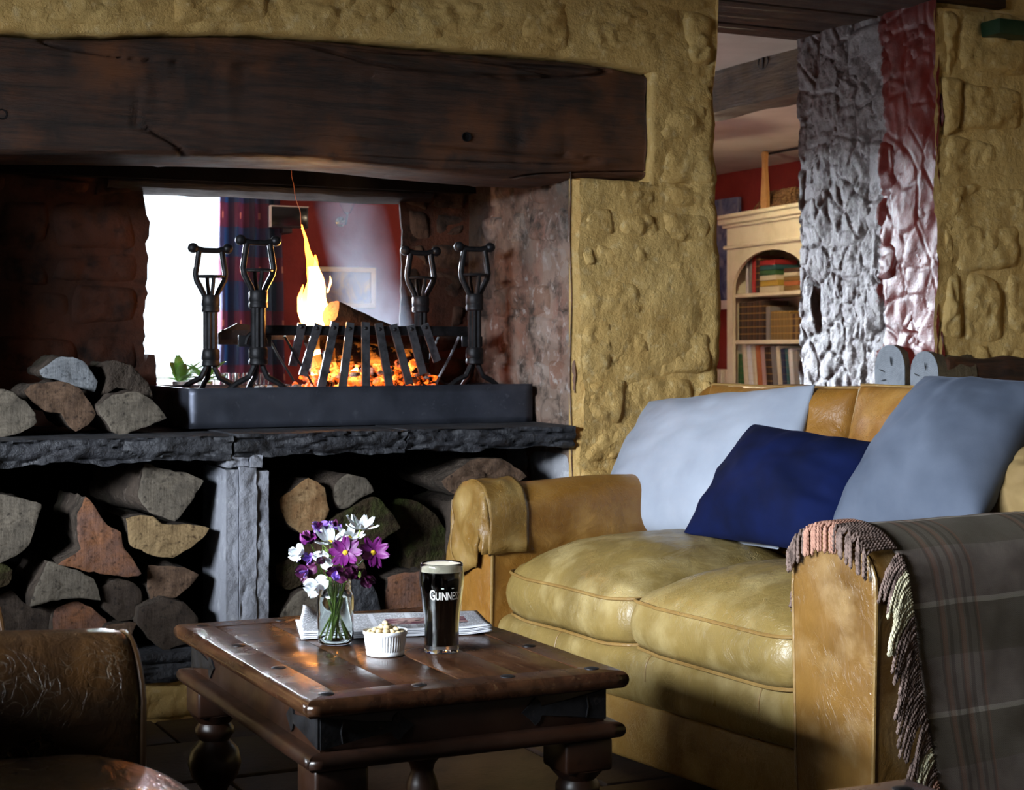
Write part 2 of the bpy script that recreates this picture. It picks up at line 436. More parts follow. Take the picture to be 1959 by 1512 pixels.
def stones(parent, mat, O, U, V, u0, u1, v0, v1, rh=(.09, .17), sw=(.14, .34), proud=(.006, .02), seed=1, name='stone',
           mapv=None, skip=None, gap=.006, rough=.006, sink=.012, soft=.7, sq=6, jit=.018, chip=.008):
    R = random.Random(seed); U = Vector(U); V = Vector(V); O = Vector(O); Nn = U.cross(V)
    v = v0; row = 0; out = []
    while v < v1 - .02:
        h = R.uniform(*rh)
        if v + h > v1 - rh[0] * .6: h = v1 - v
        u = u0 - R.uniform(0, sw[0])
        while u < u1:
            wd = R.uniform(*sw)
            a, b = max(u, u0), min(u + wd, u1)
            if u1 - b < sw[0] * .45: b = u1; wd = b - u
            if b - a > .035 and not (skip and skip((a + b) / 2, v + h / 2)):
                j = lambda k: R.uniform(-k, k)
                c = [(a + gap + j(jit), v + gap + j(jit)), (b - gap + j(jit), v + gap + j(jit)),
                     (b - gap + j(jit), v + h - gap + j(jit)), (a + gap + j(jit), v + h - gap + j(jit))]
                pr = R.uniform(*proud); tx, ty = j(.006), j(.008); sd = R.uniform(0, 99); k = R.uniform(.1, .4)
                nu = max(8, min(30, round((b - a) / .012))); nv = max(7, min(22, round(h / .012)))
                def f(s, t, c=c, pr=pr, tx=tx, ty=ty, sd=sd, k=k):
                    s = 2 * s - 1; t = 2 * t - 1
                    s2 = s * sqrt(1 - k * t * t * .5); t2 = t * sqrt(1 - k * s * s * .5)
                    p = (s2 + 1) / 2; q = (t2 + 1) / 2
                    uu = (c[0][0] * (1 - p) + c[1][0] * p) * (1 - q) + (c[3][0] * (1 - p) + c[2][0] * p) * q
                    vv = (c[0][1] * (1 - p) + c[1][1] * p) * (1 - q) + (c[3][1] * (1 - p) + c[2][1] * p) * q
                    e = max(0.0, (1 - abs(s) ** sq)) * max(0.0, (1 - abs(t) ** sq))
                    w_ = .008 * (1 - e)
                    uu += nz(uu * 23, vv * 23, sd) * w_; vv += nz(uu * 23, vv * 23, sd + 7) * w_
                    hh = -sink + (pr + sink) * e ** soft + e * (tx * s + ty * t + rough * (fr(uu * 9, vv * 9, sd, 3) + .5 * fr(uu * 30, vv * 30, sd, 3) - .8 * max(0, abs(fr(uu * 13, vv * 13, sd + 40, 2)) - .25)) - e * chip * crev(uu * 9, vv * 12, sd, .14))
                    if mapv: vv = mapv(uu, vv)
                    return O + U * uu + V * vv + Nn * hh
                m = MB().grid(nu, nv, f)
                out.append(m.build(name, mat, parent, 180))
            u += wd
        v += h; row += 1
    return out

# ---- mantel beam outline (top and bottom edge, read along the beam)
top_px = [(-400,64),(-140,60),(0,65),(100,70),(200,72),(300,68),(400,66),(480,67),(560,72),(640,76),(700,82),(800,91),(900,100),(1000,108),(1080,114),(1150,122),(1237,141)]
bot_px = [(-400,290),(-140,293),(0,295),(150,296),(300,298),(450,301),(600,306),(700,314),(800,325),(900,334),(1000,342),(1085,346),(1150,342),(1228,342)]
BT = [(p.x, p.z) for p in (atY(x, y, 4.32) for x, y in top_px)]
BB = [(p.x, p.z) for p in (atY(x, y, 4.32) for x, y in bot_px)]
BX1 = BT[-1][0]
def ztop(x): return interp(BT, x) if x < BX1 else BT[-1][1]

# wall_front: breast above the beam, pier, left pier, right stretch, head over the doorway
mb = MB()
ZC = 2.42
masonry(mb, -.35, XP, D, D + .25, 0, 1, .03, .012, 'fu', mapz=None) if False else None
def mtop(x, z): return lerp(ztop(x) + .006, ZC, z)
nx, nv = 170, 34
def ftop(u, v):
    x = lerp(-.6, XP, u); z = mtop(x, v); q = Vector((x, D, z)) * 3.1; r = Vector((x, D, z)) * 13
    return Vector((x + (0 if u < 1 else fr(q.x, q.y, q.z, 3) * .014), D + .016 * fr(q.x + 31, q.y, q.z, 4) + .006 * nz(r.x + 9, r.y, r.z) + .007 * crev(x * 7, D * 7, z * 9, .16), z + (.006 * nz(x * 14, 3.3, 0) if v == 0 else 0)))
mb.grid(nx, nv, ftop)
mb.grid(nx, 3, lambda u, v: ftop(u, 0) + Vector((0, .25 * v, 0)), True)          # underside over the beam
mb.grid(8, 24, lambda u, v: Vector((XP + .014 * fr(XP * 3.1, (D + .79 * u) * 3.1, mtop(XP, v) * 3.1, 3), D + .79 * u, mtop(XP, v))))  # reveal side
masonry(mb, XJ + .012, XP, D, DB, 0, 1.476, .02, .016, 'frt')
mb.grid(4, 60, lambda u, v: Vector((XJ - .006 + .07 * u, D + .016 + .022 * (1 - u) ** 2 , 1.476 * v)))
masonry(mb, BX1 + .004, XP, D, D + .4, 1.47, 1.84, .02, .016, 'flr')
masonry(mb, XP - .25, XP, D + .39, DB, 1.47, ZC, .04, .012, 'frl')
masonry(mb, -1.9, .22, D, D + .3, 0, ZC, .08, .012, 'fr')
masonry(mb, XR - .016, 5.4, D, DB, 0, 2.105, .022, .017, 'f')
mb.grid(60, 3, lambda u, v: Vector((lerp(XR + .02, 5.4, u), D + .07 * v, 2.105)))
masonry(mb, XR + .03, 5.4, D + .05, DB, 2.09, 2.5, .05, .014, 'f')
masonry(mb, XP, XR + .2, D - .02, D + .1, 2.19, 2.5, .06, .008, 'fu')
wall_front = recalc(mb.build('wall_front', M['yellow'], None, 180)); tag(wall_front, kind='structure')
# rubble stones standing proud of the yellow paint
EX, EZ = (1, 0, 0), (0, 0, 1)
stones(wall_front, M['yellow'], (0, D, 0), EX, EZ, XJ + .012, XP - .012, .03, 1.468, (.09, .24), (.1, .34), (.001, .015), 3, rough=.013)
stones(wall_front, M['yellow'], (0, D, 0), EX, EZ, BX1 + .02, XP - .012, 1.475, 1.80, (.1, .2), (.1, .26), (.001, .015), 8, rough=.013)
stones(wall_front, M['yellow'], (0, D, 0), EX, EZ, .3, XP - .012, .03, 1.0, (.2, .4), (.12, .44), (.001, .015), 11, rough=.013, mapv=lambda u, v: mtop(u, v))
stones(wall_front, M['yellow'], (0, D, 0), EX, EZ, XR + .015, 4.45, .88, 2.10, (.09, .24), (.1, .38), (.001, .016), 21, rough=.012)
# left column of the wall under the mantel, out of sight beyond the frame
stones(wall_front, M['yellow'], (0, D, 0), EX, EZ, -.4, .2, .8, 1.7, (.12, .2), (.14, .34), (.006, .02), 27)

# doorway reveal on the right: thick, rough, painted mauve-grey and red
mb = MB()
def fj(u, v):
    y = lerp(D + .004, DB, u); z = lerp(0, 2.16, v); q = Vector((XR, y, z))
    k = sm(4.55, 4.65, y)
    d = .014 * fr(y * 4, z * 3.2, 1.7, 4) + (.008 * k + .003) * fr(y * 15, z * 9, 5.1, 5) + .006 * k * noise.turbulence(Vector((y * 40, z * 22, 2.0)), 3, True) + (.004 + .008 * k) * crev(y * 10 + .25 * nz(z * 8, y * 8, 1), z * 8 + .25 * nz(z * 8, y * 8, 9), 3, .09)
    return Vector((XR + d - .006, y + .01 * nz(z * 9, 4.4, 0) * u, z))
mb.grid(110, 300, fj, True)
mb.grid(16, 300, lambda u, v: fj(1, v) + Vector((.35 * u, .012 * fr(u * 4, v * 22, 3, 3) * min(1, u * 4), 0)), True)
wall_reveal = mb.build('wall_reveal', M['jamb'], None, 180); tag(wall_reveal, kind='structure')
stones(wall_reveal, M['jamb'], (XR, DB, 0), (0, -1, 0), EZ, .02, DB - D - .02, .72, 2.1, (.1, .22), (.1, .3), (-.004, .006), 33, rough=.010, gap=.002, jit=.03, soft=.5, chip=.010)

# lintel boards over the doorway
for i in range(5):
    y0 = D + .02 + i * .16
    b = MB().rbox(XP - .05, XR + .3, y0, y0 + .152, 2.13 + .004 * (i % 2), 2.19, .004).build('lintel_board', M['boards'], wall_front)

# right jamb of the hearth: bricks and stones
mb = MB()
mb.grid(26, 30, lambda u, v: Vector((XJ - .004 + .008 * fr(u * 3, v * 4, 0, 3), lerp(D + .03, 5.08, u), lerp(.0, 1.62, v))), True)
wall_hearth = mb.build('wall_hearth', M['brick'], None, 180); tag(wall_hearth, kind='structure')
stones(wall_hearth, M['brick'], (XJ - .004, 5.07, 0), (0, -1, 0), EZ, .0, .735, SLAB, 1.56, (.07, .15), (.09, .24), (.0, .014), 41, 'brick', gap=.003, rough=.008, soft=.5)
stones(wall_hearth, M['hearthwhite'], (XJ - .004, 5.07, 0), (0, -1, 0), EZ, .3, .74, .17, .68, (.12, .2), (.14, .26), (.004, .014), 43, 'stone')

# back skin of the hearth with the broken opening into the next room
HX0, HX1, HZ0, HZ1 = 1.205, 2.05, .835, 1.452
mb = MB()
Y0, Y1 = 5.06, 5.20
def skin(x0, x1, z0, z1, edge=None):
    Yb = Y1 if edge == 'r' else Y0 + .012
    nxx = max(2, round((x1 - x0) / .022)); nzz = max(2, round((z1 - z0) / .022))
    def g(u, v, y):
        x = lerp(x0, x1, u); z = lerp(z0, z1, v); e = 0
        wob = .012 * fr(z * 7, y * 2, 2.2, 3) + .006 * nz(z * 40, y, 1)
        if edge == 'r' and u == 1: e = wob * 1.4
        if edge == 'l' and u == 0: e = wob * .6
        d = .012 * fr(x * 5, z * 5, 8, 3) if 0 < u < 1 else 0
        return Vector((x + e, y + d, z))
    mb.grid(nxx, nzz, lambda u, v: g(u, v, Y0)); mb.grid(nxx, nzz, lambda u, v: g(u, v, Yb), True)
    if edge == 'r': mb.grid(4, nzz, lambda u, v: g(1, v, lerp(Y0, Y1, u)))
    if edge == 'l': mb.grid(4, nzz, lambda u, v: g(0, v, lerp(Y0, Yb, u)), True)
skin(.1, HX0, 0, 1.56, 'r'); skin(HX1, XJ + .05, 0, 1.56, 'l')
mb.grid(30, 20, lambda u, v: Vector((lerp(HX0, HX1, u), Y0 + .008 * fr(u * 6, v * 6, 1, 3), lerp(0, HZ0, v))))
mb.box(HX0 - .02, HX1 + .02, Y0, Y1 + .02, HZ0 - .05, HZ0)
wall_fireback = mb.build('wall_fireback', M['soot'], None, 180); tag(wall_fireback, kind='structure')
stones(wall_fireback, M['soot'], (0, Y0, 0), EX, EZ, .3, HX0 - .02, SLAB + .02, 1.5, (.1, .18), (.14, .3), (.004, .02), 51, 'stone', rough=.008)
stones(wall_fireback, M['brick_dark'], (0, Y0, 0), EX, EZ, HX1 + .015, XJ - .01, SLAB + .02, 1.5, (.07, .11), (.1, .2), (.004, .012), 52, 'brick', rough=.005)
# jagged stone left standing at the opening's lower corner
p0 = [(270,742),(268,705),(280,690),(284,678),(296,679),(299,700),(298,712),(300,725),(300,742)]
m = MB(); q = [atY(x, y, 5.03) for x, y in p0]; m.prism(q, (0, .1, 0))
m.build('broken_stone', M['soot'], wall_fireback, 30)
# timber lintel over the opening
m = MB()
m.grid(60, 12, lambda u, v: Vector((lerp(HX0 - .12, HX1 + .1, u), 5.02 + .09 - .09 * cos(2 * pi * v), HZ1 + .03 - .03 * sin(2 * pi * v) + .006 * nz(u * 9, v * 2, 1))), cv=True)
b = m.build('fireback_lintel', M['lintel'], wall_fireback, 180)
# chimney throat: sooty hood closing the top of the hearth
m = MB()
m.grid(20, 8, lambda u, v: Vector((lerp(.1, XJ + .02, u), lerp(Y0 + .02, 4.66, v), lerp(1.5, 2.4, v ** .8))))
m.box(.1, XJ + .02, 5.0, 5.24, 1.49, 1.72)
m.box(.1, XJ + .05, 4.5, 4.66, 1.5, 2.42); m.box(XJ - .01, XJ + .2, 4.45, 5.1, 1.55, 2.42); m.box(.05, .12, 4.32, 5.2, 0, 2.42)
hood = m.build('wall_chimney', M['black'], None, 30); tag(hood, kind='structure')

# rooms: floor flags, ceilings, far walls
fl = MB().grid(4, 4, lambda u, v: Vector((lerp(-2, 6.5, u), lerp(-1.5, 10, v), -.012))).build('floor', M['floor'], None, 0)
tag(fl, kind='structure')
R = random.Random(5)
y = 1.6
while y < 4.25:
    hh = R.uniform(.32, .46); x = -.2 + R.uniform(0, .2)
    while x < 2.6:
        ww = R.uniform(.4, .75)
        MB().rbox(x + .005, x + ww - .005, y + .005, min(y + hh, 4.29) - .005, -.03, R.uniform(-.003, .003), .005).build('flagstone', M['floor'], fl)
        x += ww
    y += hh
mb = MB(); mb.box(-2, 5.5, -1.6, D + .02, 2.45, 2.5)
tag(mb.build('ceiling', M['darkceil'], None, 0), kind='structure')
mb = MB(); mb.box(-2, 6.4, DB, 9.7, 2.16, 2.22)
tag(mb.build('ceiling_far', M['ceil'], None, 0), kind='structure')
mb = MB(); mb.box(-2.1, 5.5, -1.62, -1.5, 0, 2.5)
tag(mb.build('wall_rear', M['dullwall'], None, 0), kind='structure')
mb = MB(); mb.box(5.4, 5.5, -1.6, DB, 0, 2.5)
tag(mb.build('wall_right', M['yellow'], None, 0), kind='structure')
# left wall with the window that lights this room
WY0, WY1, WZ0, WZ1 = .5, 3.0, .80, 1.85
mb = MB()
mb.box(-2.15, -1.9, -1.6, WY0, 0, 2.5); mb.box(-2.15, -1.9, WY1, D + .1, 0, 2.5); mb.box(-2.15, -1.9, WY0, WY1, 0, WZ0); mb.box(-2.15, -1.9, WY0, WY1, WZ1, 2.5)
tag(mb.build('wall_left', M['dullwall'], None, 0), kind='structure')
def window(name, axis, c0, c1, z0, z1, at, nmul):
    r = root(name, kind='structure')
    def bx(a0, a1, b0, b1, nm):
        m = MB()
        if axis == 'y': m.rbox(at - .03, at + .03, a0, a1, b0, b1, .004)
        else: m.rbox(a0, a1, at - .03, at + .03, b0, b1, .004)
        m.build(nm, M['white'], r)
    bx(c0, c1, z0, z0 + .06, 'window_frame'); bx(c0, c1, z1 - .06, z1, 'window_frame')
    bx(c0, c0 + .06, z0, z1, 'window_frame'); bx(c1 - .06, c1, z0, z1, 'window_frame')
    for k in range(1, nmul):
        x = lerp(c0, c1, k / nmul); bx(x - .02, x + .02, z0, z1, 'mullion')
    return r
window('window_1', 'y', WY0, WY1, WZ0, WZ1, -2.0, 3)
# far room
FY = 9.6
WX = (-.9, 2.84); WZ = (.72, 2.04)
mb = MB()
mb.box(-2, WX[0], FY, FY + .25, 0, 2.2); mb.box(WX[1], 6.4, FY, FY + .25, 0, 2.2); mb.box(WX[0], WX[1], FY, FY + .25, 0, WZ[0]); mb.box(WX[0], WX[1], FY, FY + .25, WZ[1], 2.2)
tag(mb.build('wall_far', M['redwall'], None, 0), kind='structure')
window('window_2', 'x', WX[0], WX[1], WZ[0], WZ[1], FY + .12, 3)
m = MB().rbox(WX[0] - .05, WX[1] + .05, FY - .14, FY + .1, WZ[0] - .04, WZ[0], .006).build('window_sill', M['white'], bpy.data.objects['window_2'])
mb = MB(); mb.grid(40, 24, lambda u, v: Vector((6.15 + .012 * fr(u * 8, v * 5, 4, 3), lerp(DB, FY + .02, u), lerp(0, 2.2, v))), True)
tag(mb.build('wall_side', M['redwall'], None, 180), kind='structure')
mb = MB(); mb.box(-2, -1.9, DB, FY, 0, 2.2)
tag(mb.build('wall_far_left', M['redwall'], None, 0), kind='structure')
mb = MB(); mb.box(XR + .3, 6.4, DB - .02, DB + .02, 0, 2.2); mb.box(-2, .1, 5.18, 5.22, 0, 2.2); mb.box(-2, 2.6, 5.18, 5.22, 1.6, 2.2)
tag(mb.build('wall_far_front', M['redwall'], None, 0), kind='structure')
# ceiling beam beyond the doorway
r = root('ceiling_beam', label='pale weathered oak beam under the far room ceiling seen through the doorway', cat='beam')
Pb = atY(1525, 165, 5.35)
def fb(u, v):
    y = lerp(5.14, 9.5, u); a = [(0, 0), (0, 1), (1, 1), (1, 0)]
    k = v * 4; i = int(k) % 4; s = k - int(k); p = a[i]; q = a[(i + 1) % 4]
    x = lerp(p[0], q[0], s); z = lerp(p[1], q[1], s)
    return Vector((Pb.x + .02 + .16 * x + .008 * fr(y * 3, z, 1, 3), y, 1.985 + .19 * z + .007 * fr(y * 4, x, 7, 3)))
m = MB().grid(90, 16, fb, True, cv=True); m.build('timber', M['grey_oak'], r, 50)
kp = atX(1459, 118, Pb.x + .012)
m = MB(); m.tube([(kp.x + .004, kp.y + .035 * cos(a), kp.z + .03 * sin(a)) for a in [2 * pi * k / 16 for k in range(16)]], .004, 6, closed=True)
m.box(kp.x - .002, kp.x + .006, kp.y - .004, kp.y + .004, kp.z - .028, kp.z + .028)
m.build('knot', M['lintel'], r)
# ================================================================== mantel beam
r = root('mantel_beam', (1.2, 4.35, 1.5), label='massive bowed smoke-darkened oak beam over the fireplace', cat='beam')
def fbeam(u, v):
    x = lerp(BB[0][0], BX1, u); zt = ztop(x); zb = interp(BB, x)
    a = 2 * pi * v
    # superellipse section
    c, s = cos(a), sin(a); e = .2
    cy = math.copysign(abs(c) ** e, c); cz = math.copysign(abs(s) ** e, s)
    yc, hy = 4.325 + .15, .15
    p = Vector((x, yc - hy * cy, (zt + zb) / 2 + (zt - zb) / 2 * cz))
    g = .010 * fr(x * 1.4, p.z * 9, 3, 4) + .006 * fr(x * 6, p.z * 26, 9, 3)
    cr = abs(nz(x * .9 + 3, p.z * 7.5, 4.2)); g += .022 * max(0, 1 - cr / .02) * sm(-.25, .1, nz(x * 1.7, 8.8, 2))
    cr3 = abs(nz(x * .6 + 50, p.z * 13, 24.2)); g += .014 * max(0, 1 - cr3 / .018) * sm(-.2, .15, nz(x * 1.3, 28.8, 2))
    cr2 = abs(nz(x * .7 + 30, p.z * 11, 14.2)); g += .012 * max(0, 1 - cr2 / .03) * sm(0, .3, nz(x * 2.1, 18.8, 2))
    p.y += g
    if u == 1: p.x += .006 * nz(p.z * 20, 1, 1)
    return p
m = MB().grid(260, 240, fbeam, cv=True)
m.f.append(tuple(260 + j * 261 for j in range(240)))
m.build('oak_timber', M['beam'], r, 180, world=True)
for (x, y) in ((892, 262), (3, 219)):
    p = atY(x, y, 4.325)
    m = MB().lathe([(.014, 0), (.014, .006), (.010, .004), (.010, -.02)], 12, caps=True); m.move(Matrix.Translation(p + Vector((0, .001, 0))) @ Matrix.Rotation(pi / 2, 4, 'X'))
    m.build('peg_hole', M['black'], r, world=True)

# ================================================================== hearth stones
def rough_slab(name, x0, x1, y0, y1, z0, z1, mat, label, cat='hearth stone', amp=.012, res=.010, seed=0, fx=None):
    rt = root(name, ((x0 + x1) / 2, (y0 + y1) / 2, z0), label=label, cat=cat) if label else None
    m = MB(); nx = max(4, round((x1 - x0) / res)); per = []
    # section loop (y,z): top back -> top front -> front -> under
    nt, nf = 5, 12
    for i in range(nt + 1): per.append((lerp(y1, y0, i / nt), z1, 0))
    for i in range(1, nf + 1): per.append((y0, lerp(z1, z0, i / nf), 1))
    for i in range(1, 4): per.append((lerp(y0, y1, i / 3), z0, 2))
    def f(u, v):
        i = round(v * len(per)) % len(per); y, z, k = per[i]; x = lerp(x0, x1, u)
        p = Vector((x, y, z))
        if k == 1:
            t = (z1 - z) / (z1 - z0)
            p.y += .014 * crev(x * 4.5 + nz(x * 9, z * 9, seed), z * 26 + nz(x * 5, 2, seed), seed, .16) + amp * (fr(x * 9, z * 14, seed, 4) + .9 * abs(fr(x * 26, z * 40, seed + 5, 3))) + .02 * sm(.45, 1, t) * (.5 + .5 * nz(x * 6, seed, 3))
            if i == len(per) - 4: p.z += amp * 1.2 * fr(x * 8, seed, 2, 3)
        else: p.z += amp * .22 * fr(x * 6, y * 6, seed + 3, 3)
        if k == 0 and i == nt: p.y += amp * fr(x * 9, z * 14, seed, 4) + .003; p.z -= .002
        if u in (0, 1): p.x += .006 * nz(y * 30, z * 30, seed)
        return p
    n = len(per); m.grid(nx, n, lambda u, v: f(u, v), cv=True)
    b = len(m.v) - 0
    W = nx + 1
    m.f.append(tuple(j * W for j in range(n))); m.f.append(tuple(nx + j * W for j in reversed(range(n))))
    return rt, m
def slab(name, *a, **k):
    mat = a[6]
    rt, m = rough_slab(name, *a, **k)
    o = m.build('stone', mat, rt, 60, world=True); recalc(o); return rt
xa = atY(446, 835, D).x; xb = atY(778, 830, D).x
slab('hearth_slab', .24, xa - .003, D - .015, 5.06, .676, SLAB - .004, M['slate'], 'dark stone hearth slab on the left carrying split logs', seed=1)
slab('hearth_slab', xa + .003, xb - .002, D - .01, 5.06, .680, SLAB, M['slate'], 'dark stone hearth slab in the middle above the grey pillar', seed=9)
slab('hearth_slab', xb + .002, XJ - .006, D - .012, 5.06, .682, SLAB + .002, M['slate'], 'dark stone hearth slab at the right end against the yellow pier', seed=17)
slab('hearth_ledge', .24, 2.285, D - .02, 5.05, .10, .178, M['slate'], 'low dark stone ledge under the stacked firewood', amp=.01, seed=23, res=.02)
mb = MB(); masonry(mb, .22, 2.31, D + .01, D + .3, -.01, .11, .035, .014, 'f')
o = mb.build('wall_plinth', M['yellow'], None, 180); tag(o, kind='structure')
stones(o, M['yellow'], (0, D + .01, 0), EX, EZ, .3, 2.25, .0, .105, (.105, .11), (.2, .45), (.004, .02), 61)
# grey pillar
PX0, PX1 = atY(432, 1000, D + .01).x, atY(514, 1000, D + .01).x
r = root('stone_pillar', ((PX0 + PX1) / 2, D + .1, .178), label='pale grey stone pillar between the two log stores', cat='pillar')
def pil(x0, x1, y0, y1, z0, z1, nm, seed, amp):
    m = MB(); n = 44
    loop = []
    a = [(x0, y1), (x0, y0), (x1, y0), (x1, y1)]
    for k in range(4):
        p, q = a[k], a[(k + 1) % 4]
        for i in range(9): loop.append((lerp(p[0], q[0], i / 9), lerp(p[1], q[1], i / 9)))
    cx, cy = (x0 + x1) / 2, (y0 + y1) / 2
    def f(u, v):
        x, y = loop[round(u * len(loop)) % len(loop)]; z = lerp(z0, z1, v)
        k = 1 + amp * 6 * fr(x * 6 + seed, y * 6, z * 4, 4) * .25 + amp * 2 * nz(x * 40, y * 40, z * 30 + seed) - amp * 2.5 * crev(x * 14, y * 14, z * 9 + seed, .12)
        return Vector((cx + (x - cx) * k, cy + (y - cy) * k, z + (.006 * nz(x * 30, y * 30, seed) if v in (0, 1) else 0)))
    m.grid(len(loop), n, f, cu=True)
    W = len(loop); m.f.append(tuple(n * W + i for i in range(W)))
    return m.build(nm, M['pillar'], r, 50, world=True)
pil(PX0 + .036, PX1 - .036, D + .0, D + .24, .178, .652, 'render_face', 3, .02)
pil(PX0, PX0 + .034, D + .006, D + .24, .178, .648, 'side_stone', 8, .01)
pil(PX1 - .034, PX1, D + .008, D + .24, .178, .642, 'side_stone', 15, .01)
pil(PX0 + .0, PX0 + .062, D + .004, D + .2, .655, .69, 'cap_stone', 5, .02)
pil(PX0 + .065, PX1 - .02, D - .002, D + .2, .652, .685, 'cap_stone', 6, .02)
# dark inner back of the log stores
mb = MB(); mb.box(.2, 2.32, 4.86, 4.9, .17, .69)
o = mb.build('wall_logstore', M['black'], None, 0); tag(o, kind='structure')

# ================================================================== logs
def log(poly, Y, depth, mend, mbark, label, tilt=(0, 0), ddir=(0, 0), taper=.9, group='split logs stored around the hearth', rough=.004):
    P = [atY(x, y, Y) for x, y in poly]
    # subdivide outline
    Q = []
    n = len(P)
    for i in range(n):
        a, b, c, d = P[i - 1], P[i], P[(i + 1) % n], P[(i + 2) % n]
        L = (c - b).length; k = max(2, int(L / .012))
        for j in range(k):
            t = j / k
            cat = .5 * ((2 * b) + (-a + c) * t + (2 * a - 5 * b + 4 * c - d) * t * t + (-a + 3 * b - 3 * c + d) * t ** 3)
            Q.append(lerp(b.lerp(c, t), cat, .45))
    cen = sum(Q, Vector()) / len(Q)
    zmin = min(q.z for q in Q)
    rt = root('firewood_log', (cen.x, Y, zmin), label=label, cat='log', group=group)
    sd = cen.x * 37 + cen.z * 11; N_ = len(Q)
    def tl(p): return Vector((p.x, p.y + tilt[0] * (p.x - cen.x) + tilt[1] * (p.z - cen.z), p.z))
    Q2 = [q + (q - cen).normalized() * .005 * fr(q.x * 40, q.z * 40, sd, 2) for q in Q]
    m = MB(); rings = [1.0, .93, .75, .55, .35, .15]; vs = []
    for k in rings:
        for q in Q2:
            p = cen.lerp(q, k); p = tl(p); p.y += (0 if k == 1 else rough * fr(p.x * 45, p.z * 45, sd, 3) - .002)
            vs.append(p)
    vs.append(tl(cen)); fs = []
    for a in range(len(rings) - 1):
        for i in range(N_):
            j = (i + 1) % N_; fs.append((a * N_ + i, a * N_ + j, (a + 1) * N_ + j, (a + 1) * N_ + i))
    a = len(rings) - 1
    for i in range(N_): fs.append((a * N_ + i, a * N_ + (i + 1) % N_, len(vs) - 1))
    m.add(vs, fs); recalc(m.build('end_grain', mend, rt, 180, world=True))
    m = MB(); ns = 7
    def f(u, v):
        q = Q2[round(u * N_) % N_]; k = lerp(1, taper, v); p = cen.lerp(q, k); p = tl(p)
        if v > 0:
            p += (q - cen).normalized() * .010 * (fr(p.x * 22, v * 4, p.z * 22 + sd, 3))
            p += Vector((ddir[0] * v * depth, depth * v, ddir[1] * v * depth))
        return p
    m.grid(N_, ns, f, cu=True); m.f.append(tuple(ns * N_ + i for i in range(N_)))
    recalc(m.build('bark', mbark, rt, 70, world=True))
    return rt
BK, MO = M['bark'], M['moss']
# on the hearth slab
log([(-45,770),(-10,742),(25,752),(55,775),(70,808),(30,833),(-20,838),(-50,815)], 4.45, .3, M['end_grey'], BK, 'grey sawn log on the slab cut off by the left picture edge')
log([(45,748),(70,733),(110,728),(150,742),(174,770),(183,792),(168,812),(145,826),(130,815),(116,791),(95,791),(65,771)], 4.48, .28, M['end_brown'], BK, 'brown heart-shaped split log on the slab below the charred log')
log([(76,708),(108,686),(140,682),(168,698),(185,730),(182,752),(150,742),(110,727),(82,722)], 4.55, .28, M['end_blue'], BK, 'charred white-ashed log on top of the brown heart-shaped log', ddir=(0, .02))
log([(186,776),(215,757),(260,748),(298,772),(318,800),(270,818),(235,834),(214,825),(190,792)], 4.46, .32, M['end_grey'], BK, 'pale grey wedge-shaped log on the slab nearest the steel tray')
log([(203,704),(216,690),(250,700),(283,733),(292,762),(258,752),(222,742),(196,758),(186,764),(206,730)], 4.56, .3, M['bark'], BK, 'rough bark log lying on the pale grey wedge-shaped log', ddir=(0, .0))
# left log store
log([(-40,960),(0,946),(45,955),(79,965),(70,1000),(55,1045),(0,1078),(-40,1060)], 4.36, .35, M['end_grey'], BK, 'grey log with saw scores at the left picture edge under the slab')
log([(-40,1085),(0,1076),(26,1090),(15,1118),(-40,1135)], 4.38, .35, MO, MO, 'mossy log under the saw-scored log at the left edge')
log([(164,951),(180,968),(205,1005),(230,1020),(240,1050),(271,1098),(245,1105),(180,1095),(112,1080),(140,1062),(155,1050),(148,1030),(150,985)], 4.33, .36, M['end_rust'], BK, 'large rust-orange triangular split log with a dark knot in the left store')
log([(278,886),(300,895),(355,905),(390,920),(365,960),(335,997),(285,980),(264,950)], 4.36, .34, M['end_grey'], BK, 'grey diamond-shaped log on top of the left store', ddir=(-.2, 0))
log([(240,992),(290,986),(310,1002),(360,1003),(401,1011),(370,1045),(330,1067),(285,1060),(250,1045)], 4.34, .34, M['end_tan'], BK, 'pale tan split log under the grey diamond-shaped log')
log([(93,1076),(130,1085),(180,1108),(190,1148),(150,1144),(100,1150),(58,1160),(72,1115)], 4.35, .34, M['end_grey'], BK, 'grey slab-sided log under the rust-orange triangular log')
log([(196,1125),(225,1108),(256,1116),(274,1146),(262,1182),(225,1188),(200,1165)], 4.37, .34, M['end_dark'], BK, 'small round dark log in the middle of the left store')
log([(284,1082),(350,1086),(378,1100),(345,1140),(290,1150),(281,1112)], 4.37, .34, M['end_brown'], BK, 'brown square-cut log left of the grey pillar')
log([(268,1165),(310,1146),(350,1152),(378,1182),(376,1225),(312,1243),(285,1220),(262,1190)], 4.33, .36, M['end_dark'], BK, 'big round charcoal-dark log at the foot of the pillar')
log([(105,1168),(150,1150),(200,1185),(212,1222),(205,1250),(105,1250)], 4.38, .34, M['end_rust'], BK, 'dim reddish log low in the left store behind the armchair')
log([(205,1196),(262,1192),(240,1232),(210,1250),(196,1225)], 4.345, .34, M['end_brown'], BK, 'small wedge log between the reddish log and the charcoal-dark log')
log([(20,1130),(60,1165),(98,1168),(96,1250),(-10,1250),(-30,1160)], 4.42, .3, M['end_dark'], BK, 'shadowed log in the lower left corner of the left store')
